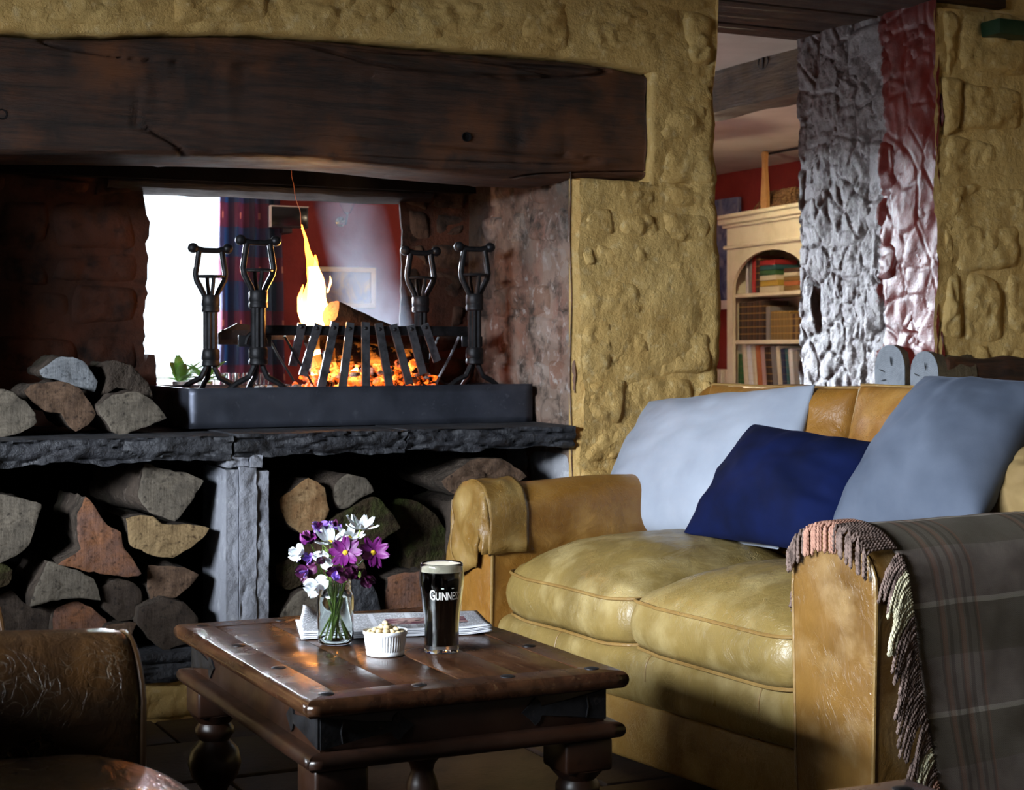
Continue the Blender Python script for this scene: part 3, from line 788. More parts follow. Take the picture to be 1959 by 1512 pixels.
# right log store
log([(533,957),(560,935),(590,915),(620,935),(628,975),(615,1005),(577,1021),(550,1000)], 4.36, .34, M['end_speck'], BK, 'speckled orange-brown round log right of the pillar', ddir=(-.25, 0))
log([(640,926),(665,908),(700,915),(716,940),(690,952),(668,972),(650,974),(638,950)], 4.38, .3, M['end_grey'], BK, 'smooth round grey branch end above the flowers', ddir=(-.35, 0))
log([(620,1002),(665,976),(718,950),(742,975),(765,1010),(720,1040),(680,1058),(622,1032)], 4.37, .34, M['moss'], MO, 'bark-covered log with a mossy face behind the flowers')
log([(757,955),(800,960),(838,990),(868,1050),(850,1105),(790,1098),(770,1045),(748,1000)], 4.46, .3, MO, MO, 'dark mossy log in the shadow left of the sofa arm')
log([(846,921),(900,881),(935,876),(965,880),(1007,912),(960,935),(890,949),(858,940)], 4.34, .36, M['end_brown'], BK, 'rough fibrous brown log on top beside the sofa arm', rough=.01)
log([(872,962),(935,946),(965,990),(950,1060),(900,1112),(862,1062),(866,1010)], 4.42, .34, M['bark'], BK, 'grey bark log under the fibrous brown log')
log([(528,1082),(560,1068),(578,1085),(576,1122),(545,1128),(530,1110)], 4.36, .34, MO, MO, 'small mossy log low beside the pillar')
log([(536,1180),(572,1132),(612,1118),(650,1130),(640,1180)], 4.34, .34, M['end_grey'], BK, 'curved grey log half hidden behind the newspaper')
log([(660,1110),(700,1100),(722,1138),(728,1180),(655,1180)], 4.35, .34, M['slate'], BK, 'flat grey log upright behind the glass jar')
log([(742,1106),(800,1092),(852,1112),(905,1160),(890,1200),(745,1200)], 4.38, .34, M['end_rust'], BK, 'dim orange log behind the pint glass')
log([(905,1118),(950,1072),(1000,1085),(1010,1190),(910,1200)], 4.4, .3, M['end_dark'], BK, 'dark log behind the sofa arm at the end of the store')
log([(585,1040),(625,1036),(690,1064),(700,1098),(650,1108),(590,1116),(580,1066)], 4.40, .3, M['end_brown'], BK, 'shadowed brown log behind the jar of flowers')
# ================================================================== steel tray
TX0, TX1, TY0, TY1, TZ = 1.205, 2.272, 4.54, 5.0, .113
r = root('ash_tray', ((TX0 + TX1) / 2, 4.75, SLAB + .003), label='long blued steel fire tray on the hearth slab', cat='fire tray')
def sheet(nm, fn, n=40, k=6):
    m = MB(); m.grid(n, k, lambda u, v: fn(u, v, 0)); m.grid(n, k, lambda u, v: fn(u, v, 1), True)
    for uu, fl in ((0, True), (1, False)):
        m.grid(1, k, lambda u, v: fn(uu, v, u), fl)
    m.grid(n, 1, lambda u, v: fn(u, 1, v)); m.grid(n, 1, lambda u, v: fn(u, 0, v), True)
    return recalc(m.build(nm, M['steel'], r, 30, world=True))
zb = SLAB + .003
sheet('front_plate', lambda u, v, t: Vector((lerp(TX0, TX1, u), TY0 + .004 * t + .004 * sin(u * 5), zb + TZ * v + (.004 * u if v == 1 else 0))))
sheet('back_plate', lambda u, v, t: Vector((lerp(TX0, TX1, u), TY1 + .004 * t, zb + TZ * v)))
sheet('end_plate', lambda u, v, t: Vector((TX0 + .004 * t, lerp(TY0 + .005, TY1, u), zb + TZ * v)))
sheet('end_plate', lambda u, v, t: Vector((TX1 - .004 * t, lerp(TY0 + .005, TY1, u), zb + TZ * v)))
sheet('floor_plate', lambda u, v, t: Vector((lerp(TX0 + .005, TX1 - .005, u), lerp(TY0 + .005, TY1, v), zb + .004 * t)))

# ================================================================== andirons
def andiron(x, y, z0, h, label, turn=0.0):
    r = root('andiron', (x, y, z0), turn, label, 'andiron', 'four wrought iron andirons around the fire')
    k = h / .535
    c = MB()
    for i in range(6):
        a = 2 * pi * i / 6; c.tube([(.014 * cos(a), .014 * sin(a), .17 * k), (.014 * cos(a), .014 * sin(a), .37 * k)], .0085, 8)
    c.build('column', M['iron'], r)
    for z, hh in ((.17, .052), (.335, .052)):
        m = MB().lathe([(.024, 0), (.0275, .003), (.0275, .014), (.0262, .016), (.0262, .019), (.0275, .021), (.0275, hh - .006), (.024, hh)], 20, (0, 0, z * k))
        m.build('collar', M['iron'], r)
    # lyre-shaped head: two broad arms, two thin inner rods, ring and handle bar
    hd = MB()
    for s in (-1, 1):
        hd.tube([(s * .014, 0, .37 * k), (s * .022, 0, .395 * k), (s * .042, 0, .432 * k), (s * .046, 0, .452 * k), (s * .042, 0, .478 * k), (s * .035, 0, .522 * k)], [.008, .0085, .009, .009, .009, .009], 10)
        hd.tube([(0, s * .014, .37 * k), (0, s * .02, .395 * k), (0, s * .032, .425 * k), (0, s * .034, .442 * k)], .006, 8)
    hd.build('head', M['iron'], r)
    m = MB(); m.tube([(.04 * cos(a), .036 * sin(a), .445 * k) for a in [2 * pi * j / 28 for j in range(28)]], .0042, 7, closed=True)
    m.build('ring', M['iron'], r)
    m = MB(); m.tube([(-.052, 0, .530 * k), (-.02, 0, .5245 * k), (.02, 0, .5245 * k), (.052, 0, .530 * k)], [.011, .0085, .0085, .011], 10)
    for s in (-1, 1): m.sphere((s * .053, 0, .531 * k), .0165, 14, 9, (1, 1, .95))
    m.build('handle_bar', M['iron'], r)
    for a in (radians(4), radians(176), radians(92)):
        d = .118
        pr = [(.012, .20), (.014, .165), (.028, .135), (.062, .118), (.088, .098), (.106, .062), (.112, .006)]
        pts = []
        for (p, z), (p2, z2) in zip(pr, pr[1:]):
            for j in range(3): pts.append((lerp(p, p2, j / 3), lerp(z, z2, j / 3)))
        pts.append(pr[-1])
        m = MB().tube([(p * cos(a), p * sin(a), z * k) for p, z in pts], .0085, 8)
        m.build('leg', M['iron'], r)
    return r
zb2 = SLAB + .008
andiron(1.442, 4.665, zb2, 1.292 - zb2, 'wrought iron andiron at the front left of the fire')
andiron(2.136, 4.665, zb2, 1.292 - zb2, 'wrought iron andiron at the front right of the fire')
andiron(1.355, 4.865, zb2, 1.2776 - zb2, 'wrought iron andiron silhouetted against the bright window behind the fire')
andiron(2.039, 4.865, zb2, 1.288 - zb2, 'wrought iron andiron at the back right of the fire')

# ================================================================== fire grate
r = root('fire_grate', (1.83, 4.75, zb2), label='iron fire basket with riveted flat bars holding the burning logs', cat='fire grate')
m = MB().rbox(1.47, 2.18, 4.722, 4.734, 1.012, 1.042, .002); m.build('top_rail', M['iron'], r, world=True)
m = MB().rbox(1.40, 2.10, 4.905, 4.917, 1.0, 1.03, .002); m.build('rear_rail', M['iron'], r, world=True)
tops = [(560,620),(578,619),(609,620),(641,617),(670,618),(699,617),(724,619),(752,621),(785,622),(812,621)]
bots = [(541,694),(560,700),(579,718),(614,741),(654,748),(700,750),(747,747),(783,733),(809,715),(836,691)]
tops = tops[1:]; bots = bots[1:]
for i, (a, b) in enumerate(zip(tops, bots)):
    p = atY(a[0], a[1], 4.716); ky = abs((b[0] - 700) / 140.0)
    q = atY(b[0], b[1] + 6 * (1 - ky), 4.665 + .085 * ky ** 2)
    d = (q - p); n = Vector((1, 0, 0)); n = (n - d.normalized() * n.dot(d.normalized())).normalized(); t = d.normalized().cross(n)
    hw, ht = .0125, .004
    M4 = [p + n * sx * hw + t * sy * ht for sx, sy in ((-1, -1), (1, -1), (1, 1), (-1, 1))]
    m = MB().prism(M4, d); b_ = recalc(m.build('bar', M['bar'], r, 30, world=True))
    rv = MB().sphere(p + d * .085 + Vector((0, -.004, 0)), .006, 8, 5, (1, .6, 1)).build('rivet', M['iron'], b_)
    inv = world_of(r).inverted(); rv.data.transform(inv)
# curved cradle ends and bottom straps
for (xt, xb_) in ((1.545, 1.64), (2.115, 2.03)):
    for yy in (4.735, 4.9):
        pts = [Vector((xt, yy, 1.01)), Vector((lerp(xt, xb_, .35), yy, .95)), Vector((lerp(xt, xb_, .8), yy, .885)), Vector((xb_, yy, .85))]
        m = MB().tube(pts, .011, 4, flat=(1, .35)); m.build('cradle_strap', M['iron'], r, world=True)
for yy in (4.73, 4.80, 4.87):
    m = MB().rbox(1.6, 2.06, yy, yy + .012, .838, .85, .002); m.build('floor_bar', M['iron'], r, world=True)
for (x, y) in ((1.62, 4.736), (2.04, 4.736), (1.62, 4.88), (2.04, 4.88)):
    m = MB().tube([(x, y, zb2 + .002), (x, y, .845)], .008, 6); m.build('foot', M['iron'], r, world=True)
for (x0, x1, yy, zz) in ((1.40, 1.50, 4.726, 1.0), (2.12, 2.19, 4.726, 1.0)):
    m = MB().rbox(x0, x1, yy - .006, yy + .006, zz - .022, zz + .012, .003); m.build('hook_plate', M['iron'], r, world=True)
pts = [Vector((1.415 + .03 * (1 - cos(a)), 4.70, .985 + .035 * sin(a))) for a in [pi * j / 10 for j in range(11)]]
m = MB().tube(pts, .007, 8); m.build('hook', M['iron'], r, world=True)
m = MB().prism([(1.39, 4.906, .985), (1.49, 4.906, .985), (1.49, 4.906, 1.045), (1.45, 4.906, 1.05), (1.39, 4.906, 1.02)], (0, .008, 0)); m.build('bracket', M['iron'], r, 30, world=True)

# ================================================================== fire
def ember_mat():
    t = NT('glowing_charcoal'); p = t.co('Position')
    n = t.noise(p, 16, 5, .65); e = t.ramp(n, .42, .62); e2 = t.ramp(n, .52, .7)
    base = t.mix(t.ramp(t.noise(p, 45, 5), .5, .62), '#15100e', '#9a9591')
    colr = t.mix(e2, (1.0, .12, .01), (1.0, .42, .08))
    return t.fin(base, .95, t.bump(t.noise(p, 60, 5), .8, .006), spec=.1, Emission__Color=colr, Emission__Strength=t.math('MULTIPLY', e, 4.5))
M['ember'] = ember_mat()
def char_mat():
    t = NT('charred_burning_log'); p = t.co('Position')
    n = t.noise(p, 13, 5, .65); z = t.sep(p)[2]
    e = t.math('MULTIPLY', t.ramp(n, .50, .66), t.ramp(z, 1.0, .9))
    base = t.mix(t.ramp(t.noise(p, 30, 5), .4, .65), '#2a1a10', '#120c09')
    cr = t.voro(p, 70, 'DISTANCE_TO_EDGE')
    nb = t.bump(t.ramp(cr, 0, .1), .5, .004)
    return t.fin(base, .9, nb, spec=.1, Emission__Color=(1.0, .25, .03, 1), Emission__Strength=t.math('MULTIPLY', e, 3.0))
M['char'] = char_mat()
M['ash'] = pbr('wood_ash', '#b7b3b2', .95, [(30, '#6d6a6a', .45, .65), (60, '#d8d5d3', .55, .7)], [(60, 1, .006)], kind='Position', spec=.1)
M['burnbark'] = pbr('scorched_bark', '#5a3a25', .9, [(18, '#2a1b12', .42, .62), (40, '#7d5636', .6, .75)], [(40, .9, .008)], kind='Position', spec=.15)
def billet(nm, a, b, ra, mat, label, seed, end=None):
    a, b = Vector(a), Vector(b); n = 14; ax = (b - a); L = ax.length; axn = ax.normalized()
    up = Vector((0, 0, 1)); up = (up - axn * up.dot(axn)).normalized(); sd = axn.cross(up)
    rt = root(nm, (min(a.x, b.x), a.y, min(a.z, b.z)), label=label, cat='log', group='logs burning in the grate')
    def f(u, v):
        an = 2 * pi * u; k = ra * (1 + .22 * fr(cos(an) * 1.5, sin(an) * 1.5 + seed, v * 3, 3))
        return a + ax * v + (sd * cos(an) + up * sin(an)) * k
    m = MB().grid(20, 16, f, cu=True); m.f.append(tuple(16 * 20 + i for i in range(20)))
    recalc(m.build('bark', mat, rt, 60, world=True))
    m = MB(); m.add([f(i / 20, 0) - axn * .001 for i in range(20)] + [a - axn * .004], [(i, (i + 1) % 20, 20) for i in range(20)])
    m.build('end_grain', end or M['char'], rt, 60, world=True)
    return rt
pA = atY(634, 598, 4.80); pB = atY(752, 652, 4.86)
billet('burning_log', pA, pB + (pB - pA) * .25, .041, M['burnbark'], 'scorched log poking up above the grate rail beside the flame', 3.0, M['end_rust'])
billet('burning_log', atY(628, 668, 4.80), atY(790, 690, 4.83), .036, M['char'], 'charred log lying across the middle of the grate', 7.0)
billet('burning_log', atY(600, 700, 4.86), atY(770, 660, 4.87), .03, M['char'], 'blackened log behind the charred log in the grate', 11.0)
billet('burning_log', atY(590, 655, 4.84), atY(700, 640, 4.88), .026, M['char'], 'glowing log just under the flame', 17.0)
def chunks(name, mat, boxes, label, cat, seed, rr=(.009, .02)):
    R = random.Random(seed); m = MB()
    for (n, x0, x1, y0, y1, z0, z1) in boxes:
        for i in range(n):
            c = (R.uniform(x0, x1), R.uniform(y0, y1), R.uniform(z0, z1)); s = R.uniform(0, 99)
            q = (R.uniform(.7, 1.4), R.uniform(.7, 1.3), R.uniform(.5, 1))
            m.sphere(c, R.uniform(*rr), 7, 5, q, fn=lambda d: 1 + .45 * nz(d.x * 2 + s, d.y * 2, d.z * 2))
    o = m.build(name, mat, None, 25); tag(o, label, cat, kind='stuff'); return o
chunks('ember_bed', M['ember'], [(90, 1.62, 2.06, 4.72, 4.9, .852, .89), (70, 1.56, 2.08, 4.66, 4.92, .80, .845), (40, 1.66, 2.02, 4.74, 4.88, .89, .93), (60, 1.5, 2.1, 4.60, 4.95, .765, .80)], 'glowing orange embers under and inside the iron grate', 'embers', 2)
chunks('ash_heap', M['ash'], [(160, 1.44, 1.60, 4.60, 4.85, .765, .856), (60, 1.3, 2.2, 4.58, 4.96, .755, .785), (26, 1.64, 2.05, 4.72, 4.86, .865, .91)], 'pale grey wood ash heaped in the steel tray', 'ash', 4, (.006, .015))
# flames: luminous gas inside tapering tongues
def flame_mat(name, strength, z0, z1, hot=(1.0, .62, .18), tip=(1.0, .22, .02)):
    t = NT(name); t.t.nodes.remove(t.b); p = t.co('Position')
    z = t.sep(p)[2]; k = t.ramp(z, z0, z1)
    ns = t.co('Position', (1, 1, .28)); n = t.ramp(t.noise(ns, 30, 4, .6, .8), .40, .60)
    cl = t.mix(k, hot, tip)
    st = t.math('MULTIPLY', t.math('MULTIPLY_ADD', n, .95, .1), t.math('MULTIPLY', t.ramp(k, 0, 1, 1, .16), strength))
    e = t.n('ShaderNodeEmission', Color=cl, Strength=st)
    t.t.links.new(e.outputs[0], t.out.inputs['Volume']); return t.m
M['flame'] = flame_mat('flame_gas', 26.0, 1.0, 1.22, (1.0, .55, .13), (1.0, .20, .015))
M['flame_low'] = flame_mat('flame_gas_low', 40.0, .88, 1.1, (1, .45, .08), (1, .25, .03))
def tongue(pts, rs, mat, parent):
    P = []; Rr = []
    for i in range(len(pts) - 1):
        for j in range(5): P.append(pts[i].lerp(pts[i + 1], j / 5)); Rr.append(lerp(rs[i], rs[i + 1], j / 5))
    P.append(pts[-1]); Rr.append(rs[-1])
    P = [p + Vector((.006 * nz(p.z * 22, p.x * 9, 1), .004 * nz(p.z * 20, 5, 2), 0)) for p in P]
    return MB().tube(P, Rr, 12, flat=(1, .7)).build('flame_tongue', mat, parent, 180, world=True)
r = root('log_fire_flame', atY(605, 640, 4.80), label='tall yellow flame rising from the burning logs', cat='flame')
def fp(l, Y): return [atY(x, y, Y) for x, y in l]
tongue(fp([(606,640),(602,610),(598,575),(604,540),(600,515),(590,490),(584,462),(578,430)], 4.80), [.03, .046, .046, .036, .026, .014, .007, .003], M['flame'], r)
tongue(fp([(620,630),(614,590),(612,550),(606,520),(602,488)], 4.81), [.02, .028, .022, .014, .003], M['flame'], r)
tongue(fp([(585,625),(576,595),(574,570),(580,545)], 4.79), [.012, .014, .010, .002], M['flame'], r)
tw = NT('spark_trail'); M['spark'] = tw.fin((.2, .05, .02, 1), .8, Emission__Color=(1, .22, .06, 1), Emission__Strength=.45)
tongue(fp([(578,436),(572,400),(564,365),(558,335),(557,308)], 4.80), [.0014, .0009, .0008, .0007, .0005], M['spark'], r)
tongue(fp([(628,560),(631,540),(630,528)], 4.82), [.003, .005, .001], M['flame'], r)
for l, rs in (([(600,720),(606,690),(604,660),(610,640)], [.012, .02, .014, .003]), ([(640,715),(634,690),(640,665)], [.016, .02, .003]), ([(680,735),(676,715),(684,700)], [.02, .018, .003]),
              ([(650,742),(640,735),(660,728)], [.02, .02, .006]), ([(600,735),(622,735),(640,738)], [.016, .022, .01]), ([(730,742),(740,730),(744,718)], [.014, .014, .003])):
    tongue(fp(l, 4.77), rs, M['flame_low'], r)
fl_ = bpy.data.lights.new('fire_glow', 'POINT'); fl_.energy = 1.5; fl_.color = (1, .45, .14); fl_.shadow_soft_size = .05
fo = bpy.data.objects.new('fire_glow', fl_); fo.location = atY(608, 600, 4.80); col.objects.link(fo)
# blue smoke drifting up from the right of the fire
def smoke_mat():
    t = NT('wood_smoke'); t.t.nodes.remove(t.b); p = t.co('Position', (1, 1, .55)); s = t.sep(t.co('Position'))
    n = t.ramp(t.noise(p, 7, 4, .55, 1.0), .3, .75)
    A, B_ = atY(722, 620, 4.93), atY(655, 330, 4.93); sl = (B_.x - A.x) / (B_.z - A.z)
    ax = t.math('MULTIPLY_ADD', s[2], sl, A.x - sl * A.z); dx = t.math('DIVIDE', t.math('SUBTRACT', s[0], ax), .125); dy = t.math('DIVIDE', t.math('SUBTRACT', s[1], 4.93), .07)
    r2 = t.math('ADD', t.math('MULTIPLY', dx, dx), t.math('MULTIPLY', dy, dy))
    fall = t.math('MAXIMUM', t.math('SUBTRACT', 1.0, r2), 0.0)
    d = t.math('MULTIPLY', t.math('MULTIPLY', t.math('ADD', n, .25), fall), t.ramp(s[2], .96, 1.45, 5.0, 1.6))
    v = t.n('ShaderNodeVolumeScatter', Color=(.72, .82, 1.0), Density=d, Anisotropy=.35)
    t.t.links.new(v.outputs[0], t.out.inputs['Volume']); return t.m
M['smoke'] = smoke_mat()
def fsm(u, v):
    c = [atY(726, 640, 4.93), atY(708, 560, 4.93), atY(689, 480, 4.93), atY(671, 400, 4.93), atY(650, 308, 4.93)]
    k = v * 4; i = min(3, int(k)); p = c[i].lerp(c[i + 1], k - i)
    a = 2 * pi * u
    return p + Vector((.13 * cos(a), .07 * sin(a), 0))
m = MB().grid(20, 12, fsm, cu=True); m.f.append(tuple(range(19, -1, -1))); m.f.append(tuple(12 * 20 + i for i in range(20)))
o = recalc(m.build('wood_smoke', M['smoke'], None, 180)); tag(o, 'bluish wood smoke drifting up behind the fire', 'smoke', kind='stuff')
# ================================================================== sofa
# local frame: l along the seat (0 = inner side of the near arm), d depth to the back, z up
SN = Vector((1.942, 2.684, 0)); SL = Vector((-.1087, .9941, 0)); SB = Vector((.9941, .1087, 0))
SRZ = math.atan2(SL.y, SL.x)
SW = 1.123
sofa = root('leather_sofa', SN, SRZ, 'worn tan leather sofa with plump seat cushions and a fringed throw on its arm', 'sofa')
def S(l, d, z): return Vector((l, -d, z))
def rs(pts, k=4):
    """resample closed outline smoothly"""
    out = []; n = len(pts)
    for i in range(n):
        a, b, c, d = [Vector(pts[(i + j) % n]) for j in (-1, 0, 1, 2)]
        for j in range(k):
            t = j / k; out.append(.5 * ((2 * b) + (-a + c) * t + (2 * a - 5 * b + 4 * c - d) * t * t + (-a + 3 * b - 3 * c + d) * t ** 3))
    return out
# base, rail
m = MB().rbox(-.2, SW + .16, -.88, -.035, .06, .17, .012, 3); m.build('base', M['tan'], sofa)
m = MB()
def frail(u, v):
    a = 2 * pi * v; c, s = cos(a), sin(a)
    y = math.copysign(abs(c) ** .6, c); z = math.copysign(abs(s) ** .6, s)
    l = lerp(-.005, SW + .005, u)
    return S(l, .06 - .075 * y + .003 * nz(l * 9, 1, 0), .229 + (.066 + .002 * nz(l * 14, v * 4, 2)) * z)
m.grid(60, 28, frail, True, cv=True); rail = m.build('front_rail', M['tan2'], sofa, 180)
for l in (.12, .50, .86):
    m = MB().tube([frail(l / SW, .25 + .5 * k / 16 - .25) * 1.0 for k in range(17)], .0022, 6)
    m.build('seam', M['piping'], rail)
m = MB().rbox(.0, SW, -.09, -.012, .03, .168, .01, 3); m.build('lower_panel', M['tan'], sofa)
for (l, d) in ((-.14, .05), (SW + .1, .05), (-.14, .8), (SW + .1, .8)):
    m = MB().lathe([(.018, 0), (.022, .02), (.026, .062)], 14, S(l, d, 0)); m.build('foot', M['table2'], sofa)
# seat cushions
def seat(l0, l1, d0, d1, zb, zt, crown, seed, nm='seat_cushion', mat='tan2', lean=0.0):
    lc, dc = (l0 + l1) / 2, (d0 + d1) / 2; hl, hd = (l1 - l0) / 2, (d1 - d0) / 2
    def outline(a, k=1.0, p=.22):
        c, s = cos(a), sin(a)
        return math.copysign(abs(c) ** p, c) * k, math.copysign(abs(s) ** p, s) * k
    m = MB(); n = 96
    def pt(u, v):
        # v: 0 bottom centre .. .3 bottom edge .. .5 top edge .. 1 top centre
        a = 2 * pi * u
        if v <= .25: k = v / .25 * .985; x, y = outline(a, k); z = zb - .004 * (1 - k)
        elif v <= .5:
            t = (v - .25) / .25; b = sin(pi * t); x, y = outline(a, 1.0 + .04 * b); z = lerp(zb, zt, t)
        else:
            k = 1 - (v - .5) / .5; x, y = outline(a, k * (.22 + .78) if k > 0 else 0)
            x *= .995; y *= .995
            r_ = max(abs(x), abs(y)); rr = min(1.0, sqrt(x * x + y * y) / 1.25)
            e = (1 - abs(x) ** 2.6) * (1 - abs(y) ** 2.6); e = max(0, e)
            z = zt + crown * e ** .62
            z += .007 * fr(x * 2.2 + seed, y * 2.2, 1, 3) * e + .004 * sin(x * 30 + 3 * fr(y * 3, x, seed, 2)) * sm(.55, .95, abs(y)) * e ** .3
        l = lc + hl * x; d = dc + hd * y
        w_ = .006 * fr(l * 6 + seed, d * 6, z * 12, 3)
        if .25 <= v <= .5:
            z += .010 * nz(l * 5 + seed, d * 5, 2.0)
            d += w_; l += w_ * .5
        return S(l, d, z)
    vs = [0.001, .12, .25, .29, .33, .375, .42, .46, .5] + [.5 + .5 * k / 22 for k in range(1, 22)] + [.9999]
    for v in vs:
        for i in range(n): m.v.append(pt(i / n, v))
    for j in range(len(vs) - 1):
        for i in range(n): m.f.append((j * n + i, j * n + (i + 1) % n, (j + 1) * n + (i + 1) % n, (j + 1) * n + i))
    o = recalc(m.build(nm, M[mat], sofa, 180))
    for v, off in ((.5, .004), (.25, -.002)):
        q = MB().tube([pt(i / n, v) + Vector((0, 0, off)) + (pt(i / n, v) - S(lc, dc, zt)).normalized() * .004 for i in range(n)], .0042, 7, closed=True)
        q.build('piping', M['piping'], o)
    return o
seat(.562, SW + .004, -.005, .60, .296, .395, .115, 3.0)
seat(.004, .566, -.025, .60, .296, .395, .105, 9.0)
# arms
def arm(l0, l1, inner, seed, ztop_=.622, mat='tan'):
    c = (l0 + l1) / 2; h = (l1 - l0) / 2
    prof = []
    for k in range(7): prof.append((l0 + .012 * (1 - k / 6) * 1.0, lerp(.05, ztop_ - h, k / 6)))
    for k in range(1, 14):
        a = pi - pi * k / 14; prof.append((c + h * cos(a), ztop_ - h * .82 + h * .82 * sin(a)))
    for k in range(7): prof.append((l1 - .012 * (k / 6), lerp(ztop_ - h, .05, k / 6)))
    ds = [(-.032, .90), (-.030, .965), (-.022, .992), (-.008, 1.0)] + [(.0 + .9 * k / 16, 1.0) for k in range(1, 17)]
    m = MB(); n = len(prof)
    for (d, k) in ds:
        for i, (l, z) in enumerate(prof):
            zz = .05 + (z - .05) * (1 - (1 - k) * .35); ll = c + (l - c) * k
            w_ = .006 * fr(l * 7 + seed, d * 5, z * 6, 3)
            zz += (.010 * nz(d * 4, seed, 1) if z > ztop_ - .05 else 0)
            m.v.append(S(ll + w_ * (1 if k == 1 else .3), d, zz))
    for j in range(len(ds) - 1):
        for i in range(n - 1): m.f.append((j * n + i, j * n + i + 1, (j + 1) * n + i + 1, (j + 1) * n + i))
    m.f.append(tuple(range(n - 1, -1, -1)))
    j = len(ds) - 1; m.f.append(tuple(j * n + i for i in range(n)))
    o = recalc(m.build('arm', M[mat], sofa, 50))
    q = MB().tube([S(c + (l - c) * .985, -.029, .05 + (z - .05) * .992) for (l, z) in prof], .0042, 7)
    q.build('piping', M['piping'], o)
    return o
arm(-.232, -.002, 1, 2.0, .622, 'armtan')
far_arm = arm(SW + .002, SW + .165, -1, 6.0, .628, 'caramel')
# loose leather cap over the far arm
m = MB()
cl0, cl1 = SW - .004, SW + .170; cc = (cl0 + cl1) / 2; ch = (cl1 - cl0) / 2
cp = [(cl0, .45), (cl0, .50), (cl0, .55)] + [(cc - ch * cos(pi * k / 12), .556 + .078 * sin(pi * k / 12)) for k in range(0, 13)] + [(cl1, .5), (cl1 + .012, .45), (cl1 + .016, .40)]
def fcap(u, v):
    i = u * (len(cp) - 1); a = int(min(i, len(cp) - 2)); t = i - a
    l = lerp(cp[a][0], cp[a + 1][0], t); z = lerp(cp[a][1], cp[a + 1][1], t)
    d = lerp(-.044, .075, v)
    return S(l + .008 * nz(z * 14, d * 9, 3), d + .006 * nz(l * 30, z * 16, 1), z + .006 * nz(l * 24, d * 20, 8))
m.grid(40, 14, fcap)
def fcapf(u, v):   # the flap hanging over the front
    p = fcap(u, 0); zb_ = lerp(.40, .385, u) + .015 * sin(u * 5)
    z = lerp(p.z, min(p.z, zb_ if u > .2 else .45), v)
    return Vector((lerp(p.x, lerp(SW + .01, SW + .18, u), v), p.y + .014 * sin(pi * v) + .012 * nz(u * 7, v * 5, 2), z))
m.grid(40, 12, lambda u, v: fcapf(u, v), True)
cap = m.build('arm_cap', M['tan'], sofa, 180)
md = cap.modifiers.new('thickness', 'SOLIDIFY'); md.thickness = .003; md.offset = 0
m = MB().tube([fcapf(.78, k / 10) + Vector((0, .003, 0)) for k in range(11)], .002, 6); m.build('seam', M['piping'], cap)
# back
m = MB()
bp = rs([(.76, .12), (.735, .5), (.725, .78), (.735, .835), (.77, .868), (.83, .872), (.88, .85), (.90, .78), (.91, .4), (.91, .12), (.84, .10)], 4)
bp = [(p[0], p[1]) for p in [(q.x, q.y) for q in [Vector((a[0], a[1])) if len(a) == 2 else a for a in bp]]]
def fback(u, v):
    d, z = bp[round(v * len(bp)) % len(bp)]; l = lerp(-.21, SW + .155, u)
    e = sm(0, .03, u) * sm(0, .03, 1 - u); k = .86 + .14 * e
    return S(l, .83 + (d - .83) * k, .4 + (z - .4) * (.97 + .03 * e) + .006 * nz(l * 6, d * 8, 1))
m.grid(70, len(bp), fback, cv=True)
n = len(bp); m.f.append(tuple(j * 71 for j in range(n))); m.f.append(tuple(70 + j * 71 for j in range(n)))
recalc(m.build('back', M['caramel'], sofa, 60))
# back cushions: fat leather squares leaning on the back
def slabcushion(name, corners, thick, mat, parent, pipe=None, seed=0, pinch=.10, n=36, pw=.55, world=True, wr=.009):
    """corners: bl, br, tr, tl seen from the front; bulges both ways"""
    bl, br, tr, tl = [Vector(c) for c in corners]
    nn = ((br - bl).cross(tl - bl)).normalized()
    size = ((br - bl).length + (tl - bl).length) / 2
    def base(s, t):
        s2 = s * (1 - pinch * (1 - s * s) * 0 - pinch * .5 * (1 - t * t)); t2 = t * (1 - pinch * .5 * (1 - s * s))
        p = (s2 + 1) / 2; q = (t2 + 1) / 2
        return (bl * (1 - p) + br * p) * (1 - q) + (tl * (1 - p) + tr * p) * q
    def f(sd):
        def g(u, v):
            s = 2 * u - 1; t = 2 * v - 1
            s = math.copysign(1 - (1 - abs(s)) ** 1.35, s); t = math.copysign(1 - (1 - abs(t)) ** 1.35, t)
            e = max(0, (1 - s * s)) * max(0, (1 - t * t))
            h = thick * .5 * e ** pw
            edge = 1 - min(1 - abs(s), 1 - abs(t))
            h += wr * e ** .35 * (fr(s * 2.2 + seed, t * 2.2, sd, 3) + 1.1 * sin(9 * math.atan2(t, s) + 4 * nz(s * 2, t * 2, seed)) * sm(.45, .9, edge) * .6)
            return base(s, t) + nn * h * sd
        return g
    m = MB().grid(n, n, f(1)).grid(n, n, f(-1), True)
    o = m.build(name, mat, parent, 180, world=world)
    recalc(o)
    if pipe:
        pts = [base(lerp(-1, 1, k / 20), -1) for k in range(20)] + [base(1, lerp(-1, 1, k / 20)) for k in range(20)] + [base(lerp(1, -1, k / 20), 1) for k in range(20)] + [base(-1, lerp(1, -1, k / 20)) for k in range(20)]
        q = MB().tube(pts, .0055, 7, closed=True); q.build('piping', pipe, o, world=False)
        if world:
            bpy.data.objects[o.children[0].name].data.transform(world_of(parent).inverted())
    return o
SW2W = world_of(sofa)
def bc(l0, l1, z1, seed, dd=0.0):
    c = [SW2W @ S(l1, .59, .44), SW2W @ S(l0, .59, .44), SW2W @ S(l0, .70 + dd, z1), SW2W @ S(l1, .70 + dd, z1)]
    return slabcushion('back_cushion', c, .20, M['caramel'], sofa, M['piping'], seed, .03, pw=.42, wr=.010)
bc(.565, SW + .02, .872, 4.0)
